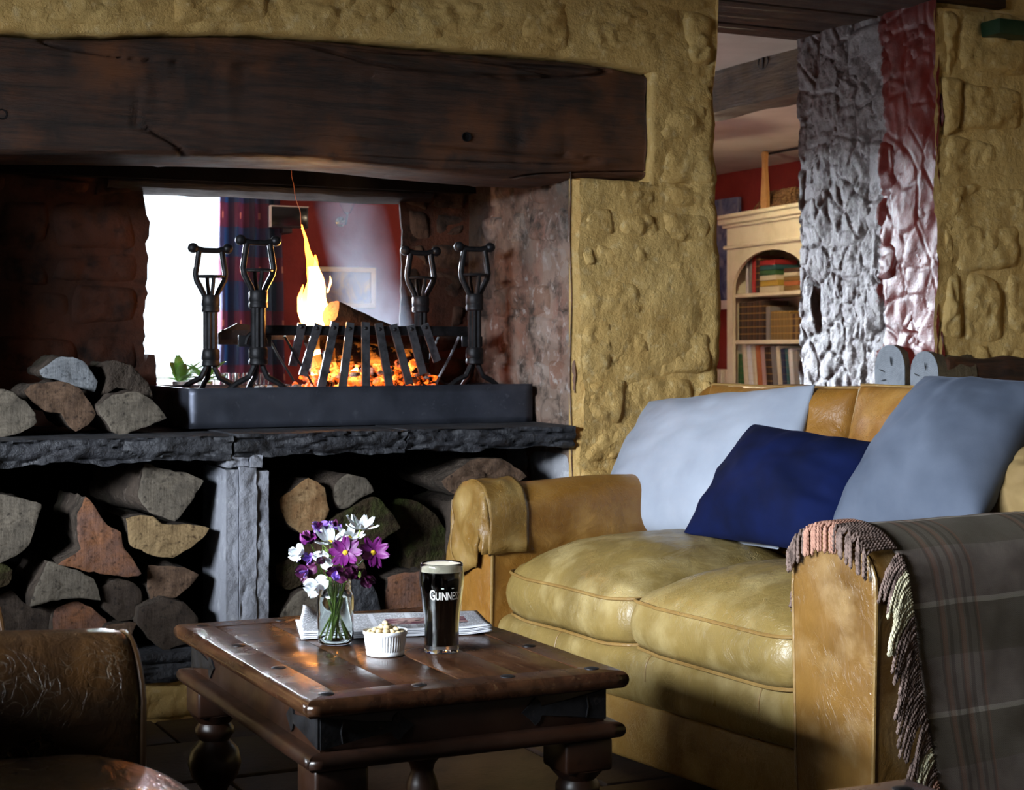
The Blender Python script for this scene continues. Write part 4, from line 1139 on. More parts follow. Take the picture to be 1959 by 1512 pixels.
bc(-.02, .558, .88, 14.0)

# ================================================================== loose cushions
def sp(px, py, d): return atP(px, py, SN + SB * d, SB)
def pillow(name, corners, thick, mat, label, seed, **k):
    c = [sp(*q) for q in corners]
    rt = root(name, min(c, key=lambda p: p.z), 0, label, 'cushion', 'velvet cushions on the leather sofa')
    nn = (c[1] - c[0]).cross(c[3] - c[0]).normalized()
    slabcushion('cover', c, thick, mat, rt, None, seed, n=48, **k)
    # stitched edge seam
    return rt
pillow('scatter_cushion', [(1122, 1012, .50), (1490, 1052, .42), (1560, 736, .66), (1242, 768, .70)], .21, M['v_light'], 'large pale blue velvet cushion leaning against the sofa back beside the pier', 2.0, pinch=.06)
pillow('scatter_cushion', [(1306, 1022, .36), (1590, 1062, .33), (1672, 846, .52), (1438, 810, .54)], .17, M['v_navy'], 'small navy blue velvet cushion in the middle of the sofa', 5.0, pinch=.07)
pillow('scatter_cushion', [(1572, 1035, .36), (1868, 1010, .40), (2010, 735, .70), (1768, 720, .64)], .22, M['v_grey'], 'large slate blue velvet cushion by the near sofa arm', 8.0, pinch=.05)
M['beige'] = pbr('beige_suede', '#8f774c', .8, [(6, '#7a623a', .4, .7)], [(30, .2, .004)])
pillow('scatter_cushion', [(1820, 1020, .52), (2080, 1010, .52), (2110, 850, .66), (1900, 872, .66)], .16, M['beige'], 'beige cushion mostly hidden behind the slate blue cushion', 11.0, pinch=.05)

# ================================================================== throw over the near arm
throw = root('fringed_throw', SN, SRZ, 'checked grey-brown woollen throw with long twisted fringe over the near sofa arm', 'blanket')
def throw_mat():
    t = NT('checked_wool'); uv = t.co('UV'); s = t.sep(uv)
    u, v = s[0], s[1]
    base = t.mix(t.ramp(t.noise(uv, 12, 4), .4, .65), '#857a72', '#71665f')
    # broad bands across the drape
    f = t.math('FRACT', t.math('MULTIPLY', v, 1 / .21)); band = t.math('MULTIPLY', t.math('GREATER_THAN', f, .52), 1.0)
    base = t.mix(t.math('MULTIPLY', band, .55), base, '#5e594a')
    line = t.math('MULTIPLY', t.math('LESS_THAN', t.math('ABSOLUTE', t.math('SUBTRACT', f, .52)), .025), 1.0)
    base = t.mix(t.math('MULTIPLY', line, .7), base, '#b0a89c')
    # warp stripes
    g = t.math('FRACT', t.math('MULTIPLY', u, 1 / .30)); zone = t.math('LESS_THAN', t.math('ABSOLUTE', t.math('SUBTRACT', g, .42)), .2)
    st = t.math('GREATER_THAN', t.math('FRACT', t.math('MULTIPLY', u, 1 / .026)), .6)
    base = t.mix(t.math('MULTIPLY', t.math('MULTIPLY', zone, st), .4), base, '#3c3430')
    pk = t.math('GREATER_THAN', t.math('FRACT', t.math('MULTIPLY_ADD', u, 1 / .052, .3)), .72)
    base = t.mix(t.math('MULTIPLY', t.math('MULTIPLY', zone, pk), .25), base, '#a06a50')
    w1 = t.math('SINE', t.math('MULTIPLY', u, 2200.0)); w2 = t.math('SINE', t.math('MULTIPLY', v, 1500.0))
    wv = t.math('MULTIPLY', w1, w2)
    base = t.mix(t.ramp(wv, -1, 1, 0, .4), base, '#2f2a28')
    return t.fin(base, .95, t.bump(wv, .5, .0012), spec=.1)
M['throw'] = throw_mat()
al0, al1, az = -.232, -.002, .622; ac = (al0 + al1) / 2; ah = (al1 - al0) / 2
tp = [(al1 + .016, .455), (al1 + .014, .49), (al1 + .011, .53), (al1 + .009, .555)]
for k in range(0, 15):
    a = pi * k / 14; tp.append((ac + (ah + .010) * cos(a), az - ah * .82 + (ah * .82 + .012) * sin(a)))
z = tp[-1][1]
for k in range(1, 16): tp.append((al0 - .012 - .012 * sm(0, 1, k / 15), lerp(z, .03, k / 15)))
arcs = [0.0]
for a, b in zip(tp, tp[1:]): arcs.append(arcs[-1] + sqrt((a[0] - b[0]) ** 2 + (a[1] - b[1]) ** 2))
AL = arcs[-1]
def tcs(s):
    for i in range(len(arcs) - 1):
        if s <= arcs[i + 1]:
            t = (s - arcs[i]) / (arcs[i + 1] - arcs[i]); return lerp(tp[i][0], tp[i + 1][0], t), lerp(tp[i][1], tp[i + 1][1], t)
    return tp[-1]
def dedge(s):   # front edge of the cloth along the drape
    return interp([(0, .035), (.1, .03), (.2, .028), (.32, .028), (.5, .040), (.75, .075), (1, .125)], s / AL)
def fth(u, v):
    s = v * AL; l, z = tcs(s); d = lerp(dedge(s), 1.0, u)
    w_ = .007 * fr(d * 5, s * 4, 3, 3) * sm(.3, .6, v)
    return S(l - abs(w_) * (1 if v > .5 else 0), d, z + .003 * nz(d * 9, s * 9, 1))
m = MB().grid(70, 80, fth)
o = m.build('cloth', M['throw'], throw, 180)
uvl = o.data.uv_layers.new(name='UVMap')
for poly in o.data.polygons:
    for li in poly.loop_indices:
        vi = o.data.loops[li].vertex_index; j, i = divmod(vi, 71)
        uvl.data[li].uv = (i / 70, j / 80 * AL)
md = o.modifiers.new('thickness', 'SOLIDIFY'); md.thickness = .006; md.offset = 1
M['fr_brown'] = pbr('brown_wool_yarn', '#86726a', .95, [(60, '#4f423d', .45, .65)], [(300, .6, .002)], spec=.1)
M['fr_pink'] = pbr('coral_wool_yarn', '#b58a78', .95, [(60, '#94685a', .5, .7)], spec=.1)
M['fr_cream'] = pbr('cream_wool_yarn', '#c9c2a4', .95, [(60, '#a39c80', .5, .7)], spec=.1)
R = random.Random(77)
nt = 165
for k in range(nt):
    v = .03 + .955 * k / (nt - 1); s = v * AL; l, z = tcs(s); d = dedge(s)
    c = 'fr_cream' if (v < .10 or .40 < v < .55 or .80 < v < .83) else ('fr_pink' if (.17 < v < .225 or v > .865) else 'fr_brown')
    if al0 - .004 < l < al1 + .006 and z > .5: c = 'fr_pink' if ac - .02 < l < al1 - .05 else 'fr_brown'
    elif l > ac: c = 'fr_cream' if z < .50 else 'fr_brown'
    ln = R.uniform(.055, .085) * (1.45 if v > .3 else 1.0)
    # drape direction: forward over the arm front then down
    l2, z2 = tcs(min(AL, s + .02)); tl_, tz_ = l2 - l, z2 - z
    side = -1 if l < ac else 1
    top = sm(.16, .22, v) * (1 - sm(.27, .33, v))
    dr = R.uniform(-1, 1); p = []
    n = 10
    over = al0 + .012 < l < al1 - .004 and z > .52
    if over:                       # lies over the arm top, then hangs down the front
        fr_d = -.040 - .006 * abs(dr); run = d - fr_d; hang = .03 + .03 * (.5 + .5 * nz(v * 40, 9, 1)) + R.uniform(0, .012)
        for j in range(n + 1):
            s_ = (run + hang) * j / n
            if s_ < run: q = (l + .004 * dr * j / n, d - s_, z + .006 - .10 * max(0, s_ - run * .4) * .3)
            else: q = (l + .006 * dr, fr_d - .004, z - .002 - (s_ - run))
            p.append(S(*q))
    else:
        st_f = (.75 + .45 * nz(v * 26, 4.2, 1) + R.uniform(-.12, .12)) * (1.0 if v > .3 else .8); lx = l + side * .005
        pos = Vector((lx, d, z))
        for j in range(n + 1):
            t = j / n; p.append(S(pos.x + .003 * nz(t * 4, k * 3.1, 1), pos.y, pos.z))
            dv = Vector((side * .10 * (1 - t), -st_f * (1.0 - .65 * t), -(.4 + .9 * t))).normalized(); pos = pos + dv * (ln / n)
    m = MB()
    for w_ in range(2):   # two twisted strands
        q = []
        for j in range(len(p) - 1):
            for i in range(3):
                t = i / 3; c0 = p[j].lerp(p[j + 1], t); ph = (j * 3 + i) * 1.5 + w_ * pi
                q.append(c0 + Vector((.0017 * cos(ph), .0012 * sin(ph), .0010 * sin(ph))))
        m.tube(q, [.0025] * (len(q) - 1) + [.0012], 5)
    m.build('tassel', M[c], throw, 180)
# ================================================================== coffee table
TZ0 = .45
TBX0, TBX1, TBY0, TBY1 = .788, 1.332, 2.310, 3.085
tcx, tcy = (TBX0 + TBX1) / 2, (TBY0 + TBY1) / 2; ta, tb = (TBX1 - TBX0) / 2, (TBY1 - TBY0) / 2
table = root('coffee_table', (tcx, tcy, 0), label='dark studded wooden coffee table carrying the pint, flowers and newspaper', cat='table')
def table_parts(r):
    # bullnose frame, mitred
    def frame(z0, z1, a, b, w_, nm, mat, bull):
        prof = []
        h = (z1 - z0) / 2; zc = (z0 + z1) / 2
        prof.append((-w_, z1)); prof.append((-h * .8, z1))
        for k in range(1, 8):
            an = pi / 2 - pi * k / 8; prof.append((-h * .8 + h * .8 * cos(an) * bull, zc + h * sin(an)))
        prof.append((-h * .8, z0)); prof.append((-w_, z0))
        cs = [(-a, -b), (a, -b), (a, b), (-a, b)]
        for k in range(4):
            p, q = cs[k], cs[(k + 1) % 4]
            dx, dy = q[0] - p[0], q[1] - p[1]; L = sqrt(dx * dx + dy * dy); tx, ty = dx / L, dy / L; ox, oy = ty, -tx
            m = MB(); ns = 24; n = len(prof)
            for i in range(ns + 1):
                t = i / ns
                for (o_, z) in prof:
                    s0 = -o_; s1 = L + o_; s = lerp(s0, s1, t)
                    w2 = .0022 * fr(s * 9, k * 7 + z * 20, 1, 3)
                    m.v.append(Vector((p[0] + tx * s + ox * (o_ + w2), p[1] + ty * s + oy * (o_ + w2), z + w2 * .4)))
            for i in range(ns):
                for j in range(n): m.f.append((i * n + j, i * n + (j + 1) % n, (i + 1) * n + (j + 1) % n, (i + 1) * n + j))
            m.f.append(tuple(range(n))); m.f.append(tuple(ns * n + j for j in reversed(range(n))))
            recalc(m.build(nm, mat, r, 50))
    frame(TZ0 - .028, TZ0, ta, tb, .062, 'top_edge', M['table'], 1.0)
    n = 4; x0, x1 = -ta + .062, ta - .062
    for i in range(n):
        xa_, xb_ = lerp(x0, x1, i / n), lerp(x0, x1, (i + 1) / n)
        MB().rbox(xa_ + .0008, xb_ - .0008, -tb + .0625, tb - .0625, TZ0 - .024, TZ0 - .0006 * (i % 2) - .0004, .0012).build('top_plank', M['table'], r)
    # dome-headed studs round the rim
    for i in range(4):
        for sx in (-1, 1):
            x, y = sx * (ta - .045), lerp(-tb + .045, tb - .045, i / 3)
            MB().lathe([(.0125, TZ0 - .002), (.0122, TZ0 + .0008), (.008, TZ0 + .0022), (.002, TZ0 + .0028)], 16, (x, y, 0)).build('stud', M['iron'], r)
    for i in (1, 2):
        for sy in (-1, 1):
            x, y = lerp(-ta + .045, ta - .045, i / 3), sy * (tb - .045)
            MB().lathe([(.0125, TZ0 - .002), (.0122, TZ0 + .0008), (.008, TZ0 + .0022), (.002, TZ0 + .0028)], 16, (x, y, 0)).build('stud', M['iron'], r)
    # apron box
    A, B = ta - .03, tb - .03; z0, z1 = .366, TZ0 - .027
    for (x0_, x1_, y0_, y1_) in ((-A, A, -B, -B + .018), (-A, A, B - .018, B), (-A, -A + .018, -B + .018, B - .018), (A - .018, A, -B + .018, B - .018)):
        MB().rbox(x0_, x1_, y0_, y1_, z0, z1, .001).build('apron', M['table2'], r)
    frame(.342, .367, ta - .004, tb - .004, .05, 'base_moulding', M['table2'], 1.0)
    # iron straps with arrow ends at the corners
    zc = (z0 + z1) / 2
    for sx in (-1, 1):
        for sy in (-1, 1):
            st = MB()
            for ax in (0, 1):
                pr = [(0, .024), (.06, .014), (.115, .007), (.118, .016), (.126, .022), (.134, .013), (.15, 0)]
                pl = pr + [(u, -v) for u, v in reversed(pr[:-1])]
                if ax == 0: st.prism([(sx * (A - u), sy * (B + .0005), zc + v) for u, v in pl], (0, sy * .003, 0))
                else: st.prism([(sx * (A + .0005), sy * (B - u), zc + v) for u, v in pl], (sx * .003, 0, 0))
            so = recalc(st.build('corner_strap', M['iron'], r, 30))
            MB().tube([(sx * (A - .035), sy * (B + .004), zc - .017), (sx * (A - .032), sy * (B + .005), zc), (sx * (A - .035), sy * (B + .004), zc + .017)], .0015, 6).build('strap_line', M['iron'], so)
    # turned legs
    prof = [(.022, 0), (.030, .012), (.030, .03), (.02, .045), (.024, .06), (.036, .085), (.030, .115), (.022, .135), (.026, .15), (.042, .17), (.050, .195), (.044, .222), (.028, .24), (.036, .252), (.036, .262), (.03, .272), (.046, .29)]
    for sx in (-1, 1):
        for sy in (-1, 1):
            x, y = sx * (ta - .062), sy * (tb - .062)
            m = MB().lathe(prof, 22, (x, y, 0)); m.rbox(x - .043, x + .043, y - .043, y + .043, .288, .343, .006)
            m.build('leg', M['table2'], r, 50)
table_parts(table)
t2 = copy_tree(table); t2.location = (tcx - .025, tcy - 1.492, 0)
t2['label'] = 'second studded wooden table showing only its corner at the bottom right'

# ================================================================== things on the table
def glassmat(name, tint=(1, 1, 1), rough=.0, ior=1.48):
    t = NT(name); return t.fin(tint, rough, Transmission__Weight=1.0, IOR=ior)
M['glass'] = glassmat('clear_glass', (.97, 1.0, .99))
M['water'] = glassmat('water', (.94, 1.0, .97), 0, 1.33)
M['stout'] = pbr('dark_stout', '#030202', .05, spec=.3)
M['foam'] = pbr('cream_foam', '#efe3cc', .7, bumps=[(200, .2, .001)])
M['porcelain'] = pbr('white_porcelain', '#eef0f4', .22, spec=.5)
M['print_white'] = pbr('white_glass_print', '#f0efe9', .5)
# pint
gp = atZ(845, 1246, TZ0)
pint = root('pint_of_stout', (gp.x, gp.y, TZ0), label='full pint of black stout with a cream head on the coffee table', cat='beer glass')
GH = .151
prof = [(.0295, 0), (.0302, .003), (.0298, .010), (.0296, .02), (.0300, .045), (.0318, .068), (.0350, .092), (.0376, .112), (.0384, .124), (.0380, .136), (.0368, .146), (.0362, GH)]
def R_at(z): return interp([(b, a) for a, b in prof], z)
th = .0022
def lathe_shell(outer, inner, n=48):
    m = MB(); P = outer + inner[::-1]
    m.lathe(P, n, caps=False)
    m.f.append(tuple(range(n - 1, -1, -1))); k = (len(P) - 1) * n; m.f.append(tuple(k + i for i in range(n)))
    return m
inner = [(max(.001, R_at(z) - th), z) for z in (.012, .02, .045, .068, .092, .112, .124, .136, .146, GH)]
recalc(lathe_shell(prof + [(R_at(GH) - th * .5, GH + .001)], inner).build('glass', M['glass'], pint, 60))
zt = .141
bp_ = [(.0, .0125)] + [(R_at(z) - th - .0002, z) for z in (.0126, .02, .045, .068, .092, .112, .124, .1375)] + [(.0, .1375)]
recalc(MB().lathe([(max(.0005, a), b) for a, b in bp_], 48).build('stout', M['stout'], pint, 50))
fp_ = [(.0005, .1377)] + [(R_at(z) - th - .0002, z) for z in (.1377, .142, .1482)] + [(R_at(.149) - th - .001, .1498), (.02, .1493), (.0005, .1492)]
recalc(MB().lathe(fp_, 48).build('foam_head', M['foam'], pint, 50))
# lettering wrapped round the glass
def wrap_text(txt, size, ang, zc, parent, nm, x0=0.0, bold=.0):
    cu = bpy.data.curves.new(nm, 'FONT'); cu.body = txt; cu.size = size; cu.offset = bold; cu.resolution_u = 3; cu.extrude = 0.0
    ob = bpy.data.objects.new(nm, cu); col.objects.link(ob)
    dg = bpy.context.evaluated_depsgraph_get(); dg.update()
    me = bpy.data.meshes.new_from_object(ob.evaluated_get(dg)); bpy.data.objects.remove(ob)
    bm = bmesh.new(); bm.from_mesh(me)
    bmesh.ops.triangulate(bm, faces=bm.faces)
    bmesh.ops.subdivide_edges(bm, edges=[e for e in bm.edges if e.calc_length() > .002], cuts=2)
    bm.to_mesh(me); bm.free()
    xs = [v.co.x for v in me.vertices]; wd = max(xs)
    return me, wd
ga = math.atan2(-gp.y, -gp.x)    # direction from glass towards the viewer
def put(me, s0, zc, scz=1.0, scx=1.0):
    for v in me.vertices:
        z = zc + v.co.y * scz; rr = R_at(z) + .00035; a = a0 + (s0 + v.co.x * scx) / .0375
        v.co = Vector((rr * cos(a), rr * sin(a), z))
me1, w1 = wrap_text('G', .0245, 0, 0, pint, 'g', bold=.0002)
me2, w2 = wrap_text('UINNESS', .0190, 0, 0, pint, 'u', bold=.0002)
sx_ = .058 / (w1 + .0012 + w2)
a0 = ga - .0225 / .0375
put(me1, 0, .0925, 1, sx_); put(me2, (w1 + .0012) * sx_, .0925, 1, sx_)
bm = bmesh.new(); bm.from_mesh(me1); bm.from_mesh(me2); me3 = bpy.data.meshes.new('lettering'); bm.to_mesh(me3); bm.free()
me3.materials.append(M['print_white']); lo = bpy.data.objects.new('lettering', me3); col.objects.link(lo); lo.parent = pint
m = MB()
for (a_, w_) in ((.022, .004), (.040, .004)):
    for k in range(3):
        s = a_ + k * .0015; an = a0 + s / .0375
        m.add([((R_at(.1115 + z) + .0004) * cos(an + e), (R_at(.1115 + z) + .0004) * sin(an + e), .1115 + z) for e, z in ((0, 0), (.03, 0), (.03, .0014), (0, .0014))], [(0, 1, 2, 3)])
m.build('small_print', M['print_white'], pint, 0)
# ramekin with peanuts
bpn = atZ(737, 1252, TZ0)
bowl = root('ramekin', (bpn.x, bpn.y, TZ0), label='small white fluted porcelain ramekin full of peanuts', cat='bowl')
def rfl(r_, z, a): return r_ - (.0007 * (1 + cos(a * 46)) if .0085 < z < .034 and r_ > .031 else 0)
outer = [(.0315, 0), (.0325, .0015), (.0328, .006), (.0318, .0075), (.0330, .009), (.0345, .02), (.0362, .033), (.0364, .0345), (.0378, .036), (.0382, .0395), (.0374, .0415)]
innr = [(.0355, .0405), (.0335, .03), (.031, .01), (.028, .006)]
m = MB().lathe(outer + innr, 184, caps=False, rf=rfl); n = 184
m.f.append(tuple(range(n - 1, -1, -1))); k = (len(outer + innr) - 1) * n; m.f.append(tuple(k + i for i in range(n)))
m.build('dish', M['porcelain'], bowl, 60)
M['nut'] = pbr('salted_peanut', '#d8c39a', .55, [(90, '#bd9f6a', .5, .7)], [(160, .3, .001)])
R = random.Random(12); nutm = []
for q in range(3):
    nutm.append(MB().sphere((0, 0, 0), .0052, 12, 8, (1.35, .95, .85), fn=lambda d: 1 - .05 * abs(d.x) + .04 * nz(d.x * 2 + q * 5, d.y * 2, d.z * 2)))
spots = []
for lay, (rad, cnt, zz) in enumerate(((.028, 14, .0365), (.018, 10, .0415), (.0285, 0, 0), (.007, 4, .0470), (.0, 1, .0525))):
    for k in range(cnt):
        a = 2 * pi * k / max(1, cnt) + R.uniform(-.15, .15); spots.append((rad * cos(a), rad * sin(a), zz + R.uniform(-.0008, .0012)))
for k, (x, y, z) in enumerate(spots):
    m = MB(); src = nutm[k % 3]; m.add(src.v, src.f)
    m.move(Matrix.Translation((bpn.x + x, bpn.y + y, TZ0 + z)) @ Matrix.Rotation(R.uniform(0, 6.3), 4, 'Z') @ Matrix.Rotation(R.uniform(-.5, .5), 4, 'X'))
    o = m.build('peanut', M['nut'], None, 180)
    tag(o, 'pale salted peanut heaped in the white ramekin', 'peanut', 'peanuts in the ramekin')
# newspaper
def news_mat():
    t = NT('newsprint'); uv = t.co('UV'); s = t.sep(uv); u, v = s[0], s[1]
    paper = t.mix(t.ramp(t.noise(uv, 5, 3), .4, .7), '#d3d5dc', '#c3c5cd')
    ln = t.math('GREATER_THAN', t.math('FRACT', t.math('MULTIPLY', v, 34.0)), .5)
    cf = t.math('FRACT', t.math('MULTIPLY', u, 5.0)); colm = t.math('MULTIPLY', t.math('GREATER_THAN', cf, .07), t.math('LESS_THAN', cf, .93))
    wd = t.math('GREATER_THAN', t.noise(t.co('UV', (90, 34, 1)), 1.0, 1), .42)
    inm = t.math('MULTIPLY', t.math('GREATER_THAN', v, .08), t.math('LESS_THAN', v, .93))
    ink = t.math('MULTIPLY', t.math('MULTIPLY', ln, colm), t.math('MULTIPLY', wd, inm))
    c = t.mix(t.math('MULTIPLY', ink, .8), paper, '#1c1c24')
    # photograph block
    pu = t.math('MULTIPLY', t.math('GREATER_THAN', u, .47), t.math('LESS_THAN', u, .90)); pv = t.math('MULTIPLY', t.math('GREATER_THAN', v, .30), t.math('LESS_THAN', v, .66))
    pic = t.math('MULTIPLY', pu, pv)
    pc = t.mix(t.ramp(t.noise(t.co('UV', (5, 2.2, 1)), 2.2, 4, .6, .6), .4, .62), '#6e4150', '#b99a94')
    pc = t.mix(t.ramp(t.noise(t.co('UV', (6, 3, 1)), 1.7, 3), .55, .65), pc, '#25222c')
    c = t.mix(pic, c, pc)
    # headline
    hd = t.math('MULTIPLY', t.math('LESS_THAN', u, .2), t.math('MULTIPLY', t.math('GREATER_THAN', u, .15), t.math('GREATER_THAN', t.math('FRACT', t.math('MULTIPLY', v, 9.0)), .35)))
    c = t.mix(t.math('MULTIPLY', hd, .75), c, '#22222a')
    return t.fin(c, .85, spec=.2)
M['news'] = news_mat()
c4 = [atZ(576, 1211, TZ0 + .013), atZ(941, 1200, TZ0 + .013), atZ(912, 1168, TZ0 + .013), atZ(566, 1177, TZ0 + .013)]
npaper = root('newspaper', (c4[0].x, c4[0].y, TZ0), label='folded newspaper with a colour photograph lying behind the pint', cat='newspaper')
def sheet_layer(zoff, grow, curl, nm, seed):
    cc = sum(c4, Vector()) / 4
    q = [cc + (p - cc) * (1 + grow) for p in c4]
    m = MB()
    def f(u, v):
        p = (q[0] * (1 - u) + q[1] * u) * (1 - v) + (q[3] * (1 - u) + q[2] * u) * v
        z = TZ0 + zoff + .0015 * nz(u * 5, v * 4, seed) + .004 * sm(.85, 1, u) * (1 - v)
        if curl:
            k = sm(.0, .16, .16 - u + .0) * sm(.35, 1, v); z += curl * k; p = p + Vector((.012 * k, -.006 * k, 0))
        return Vector((p.x, p.y, z))
    m.grid(40, 16, f)
    o = m.build(nm, M['news'], npaper, 180, world=True)
    uvl = o.data.uv_layers.new(name='UVMap')
    for poly in o.data.polygons:
        for li in poly.loop_indices:
            j, i = divmod(o.data.loops[li].vertex_index, 41); uvl.data[li].uv = (i / 40, j / 16)
    md = o.modifiers.new('thickness', 'SOLIDIFY'); md.thickness = .0016; md.offset = -1
for k, (zo, g, cu_) in enumerate(((.0025, .0, 0), (.005, .006, 0), (.0075, -.004, .006), (.010, .004, .010), (.0128, .0, .02))):
    sheet_layer(zo, g, cu_, 'page', k * 3.3)
# jar
jp = atZ(642, 1232, TZ0)
jar = root('glass_jar', (jp.x, jp.y, TZ0), label='clear glass jam jar of water holding the flowers', cat='jar')
jo = [(.0, 0), (.0245, .0), (.0295, .003), (.0315, .009), (.0320, .02), (.0320, .078), (.0312, .086), (.0275, .0945), (.0262, .098), (.0275, .1), (.0275, .102), (.0262, .104), (.0262, .106), (.0275, .108), (.0275, .110), (.0262, .112), (.0265, .1155)]
ji = [(max(.0005, a - .0022), max(.005, b)) for a, b in jo[1:] ]
recalc(MB().lathe([(max(.0005, a), b) for a, b in jo] + ji[::-1] + [(.0005, .005)], 48, caps=True).build('glass', M['glass'], jar, 60))
wprof = [(.0005, .0055), (.026, .0056), (.0292, .012), (.0296, .02), (.0296, .076), (.0282, .0845), (.0005, .0845)]
recalc(MB().lathe(wprof, 40).build('water', M['water'], jar, 60))
# flowers
M['stem'] = pbr('flower_stem', '#6f8f3c', .6, [(30, '#93ad55', .5, .7)])
M['petal_w'] = pbr('white_petal', '#e9edf2', .6, Subsurface__Weight=.1)
M['petal_p'] = pbr('magenta_petal', '#6c1568', .55, [(40, '#4c0d52', .45, .7), (14, '#8c2f8a', .6, .75)])
M['petal_d'] = pbr('deep_plum_petal', '#4a0f3c', .55, [(30, '#6a1a58', .5, .7), (12, '#2c0826', .5, .7)])
M['petal_v'] = pbr('violet_petal', '#8f6ac4', .55, [(30, '#6d48a8', .5, .7)])
M['pollen'] = pbr('yellow_flower_centre', '#d8b21e', .7, [(300, '#a87c10', .5, .6)], [(300, .8, .002)])
JF = FW.dot(jp)
def petal(L, W, cup, notch, n=6, k=6, ruff=0.0, seed=0):
    def f(u, v):
        s = 2 * u - 1; w_ = W * (sin(pi * min(1, .12 + v * .80)) ** .75) * (1 if v < .999 else .75)
        y = L * v - notch * L * (1 - abs(abs(s) - .5) * 2) * 0 + notch * L * v * cos(s * 7) * .12
        z = cup * L * v * v + .18 * W * s * s + ruff * L * sin(s * 6 + seed) * v * v + ruff * .5 * L * nz(s * 3, v * 3, seed)
        return Vector((s * w_, y, z))
    return MB().grid(n, k, f)
def orient(nrm, roll=0):
    n = Vector(nrm).normalized(); q = Vector((0, 0, 1)).rotation_difference(n).to_matrix().to_4x4()
    return q @ Matrix.Rotation(roll, 4, 'Z')
def stemmed(name, px, py, df, label, group, bend=.01):
    hd = atF(px, py, JF + df)
    rt = root(name, (jp.x, jp.y, TZ0 + .008), label=label, cat='flower', group=group)
    dx, dy = hd.x - jp.x, hd.y - jp.y; R_ = random.Random(int(px * 7 + py))
    l = sqrt(dx * dx + dy * dy); k = min(1, .02 / max(l, 1e-4)); a_ = R_.uniform(0, 6.28)
    foot = Vector((jp.x - dx * k * .7 + .008 * cos(a_), jp.y - dy * k * .7 + .008 * sin(a_), TZ0 + .009))
    neck = Vector((jp.x + dx * k * .85, jp.y + dy * k * .85, TZ0 + .108))
    pts = []
    for j in range(15):
        t = j / 14; p = (foot * (1 - t) ** 2 + neck * 2 * t * (1 - t) * 1.0 + hd * t * t)
        # quadratic through the neck
        if t < .6: p = foot.lerp(neck, t / .6)
        else: q = (t - .6) / .4; p = neck.lerp(hd, q) + Vector((0, 0, .006 * sin(pi * q)))
        pts.append(p)
    MB().tube(pts, .0013, 7).build('stem', M['stem'], rt, 180, world=True)
    return rt, hd
def cosmos(px, py, df, nrm, size, mat, label, group, n=8, cup=.25, ctr=True):
    rt, hd = stemmed('cosmos_flower', px, py, df, label, group)
    pt = petal(size, size * .30, cup, 1.0)
    Mo = Matrix.Translation(hd) @ orient(nrm, .3)
    R_ = random.Random(int(px))
    for k in range(n):
        m = MB().add(pt.v, pt.f).move(Mo @ Matrix.Rotation(2 * pi * k / n + R_.uniform(-.1, .1), 4, 'Z') @ Matrix.Rotation(R_.uniform(-.2, .25), 4, 'X') @ Matrix.Translation((0, .002, .0004 * (k % 2))))
        m.build('petal', mat, rt, 180, world=True)
    if ctr: MB().sphere((0, 0, 0), .0052, 12, 7, (1, 1, .55)).move(Mo @ Matrix.Translation((0, 0, .0012))).build('centre', M['pollen'], rt, 180, world=True)
    MB().lathe([(.0015, -.006), (.003, -.004), (.0045, -.0005), (.001, .0005)], 10).move(Mo).build('calyx', M['stem'], rt, 180, world=True)
toc = (-jp.normalized()); V_ = Vector((0, 0, 1))
toc = Vector((-FW.x, -FW.y, 0)); rtv = RT
PT = 'flowers standing in the glass jar'
cosmos(661, 1058, -.028, toc + V_ * .35, .026, M['petal_p'], 'magenta cosmos with a yellow eye at the front centre of the jar', PT)
cosmos(714, 1058, -.010, toc * .9 + rtv * .35 + V_ * .3, .025, M['petal_p'], 'magenta cosmos with a yellow eye at the right of the bunch', PT, cup=.32)
cosmos(632, 1038, -.005, toc * .35 + V_ * 1.0, .026, M['petal_w'], 'white cosmos near the top left of the bunch', PT, cup=.62, n=8)
cosmos(668, 1030, .012, toc * .4 + V_ * .9 + rtv * .15, .024, M['petal_w'], 'white cosmos between the two other white cosmos', PT, cup=.5)
cosmos(690, 1012, .006, toc * .25 + V_ * 1.0 + rtv * .15, .026, M['petal_w'], 'highest white cosmos at the top of the bunch', PT, cup=.6)
def sweetpea(px, py, df, nrm, size, mat, mat2, label):
    rt, hd = stemmed('sweet_pea', px, py, df, label, PT)
    Mo = Matrix.Translation(hd) @ orient(nrm, random.Random(int(px)).uniform(0, 6))
    for k, (w_, tl_, mt) in enumerate(((.62, -.35, mat), (.62, .5, mat), (.40, .9, mat2), (.34, 1.2, mat2), (.5, .1, mat))):
        pt = petal(size, size * w_, .25, 1.0, 8, 6, .14, k * 2.2 + px)
        m = MB().add(pt.v, pt.f).move(Mo @ Matrix.Rotation(2.5 * k, 4, 'Z') @ Matrix.Rotation(tl_, 4, 'X'))
        m.build('petal', mt, rt, 180, world=True)
    return rt
sweetpea(571, 1058, -.01, toc - rtv * .5, .021, M['petal_w'], M['petal_w'], 'round white sweet pea at the far left of the bunch')
sweetpea(606, 1120, -.03, toc - rtv * .4 - V_ * .1, .022, M['petal_w'], M['petal_w'], 'white sweet pea drooping over the jar rim on the left')
sweetpea(619, 1069, -.025, toc - rtv * .2, .019, M['petal_w'], M['petal_d'], 'white-edged sweet pea with a plum centre left of the front cosmos')
sweetpea(590, 1032, .0, toc - rtv * .4 + V_ * .5, .019, M['petal_p'], M['petal_d'], 'magenta sweet pea at the upper left behind the white cosmos')
sweetpea(592, 1068, -.015, toc - rtv * .6, .014, M['petal_v'], M['petal_v'], 'small violet sweet pea beside the white-edged bloom')
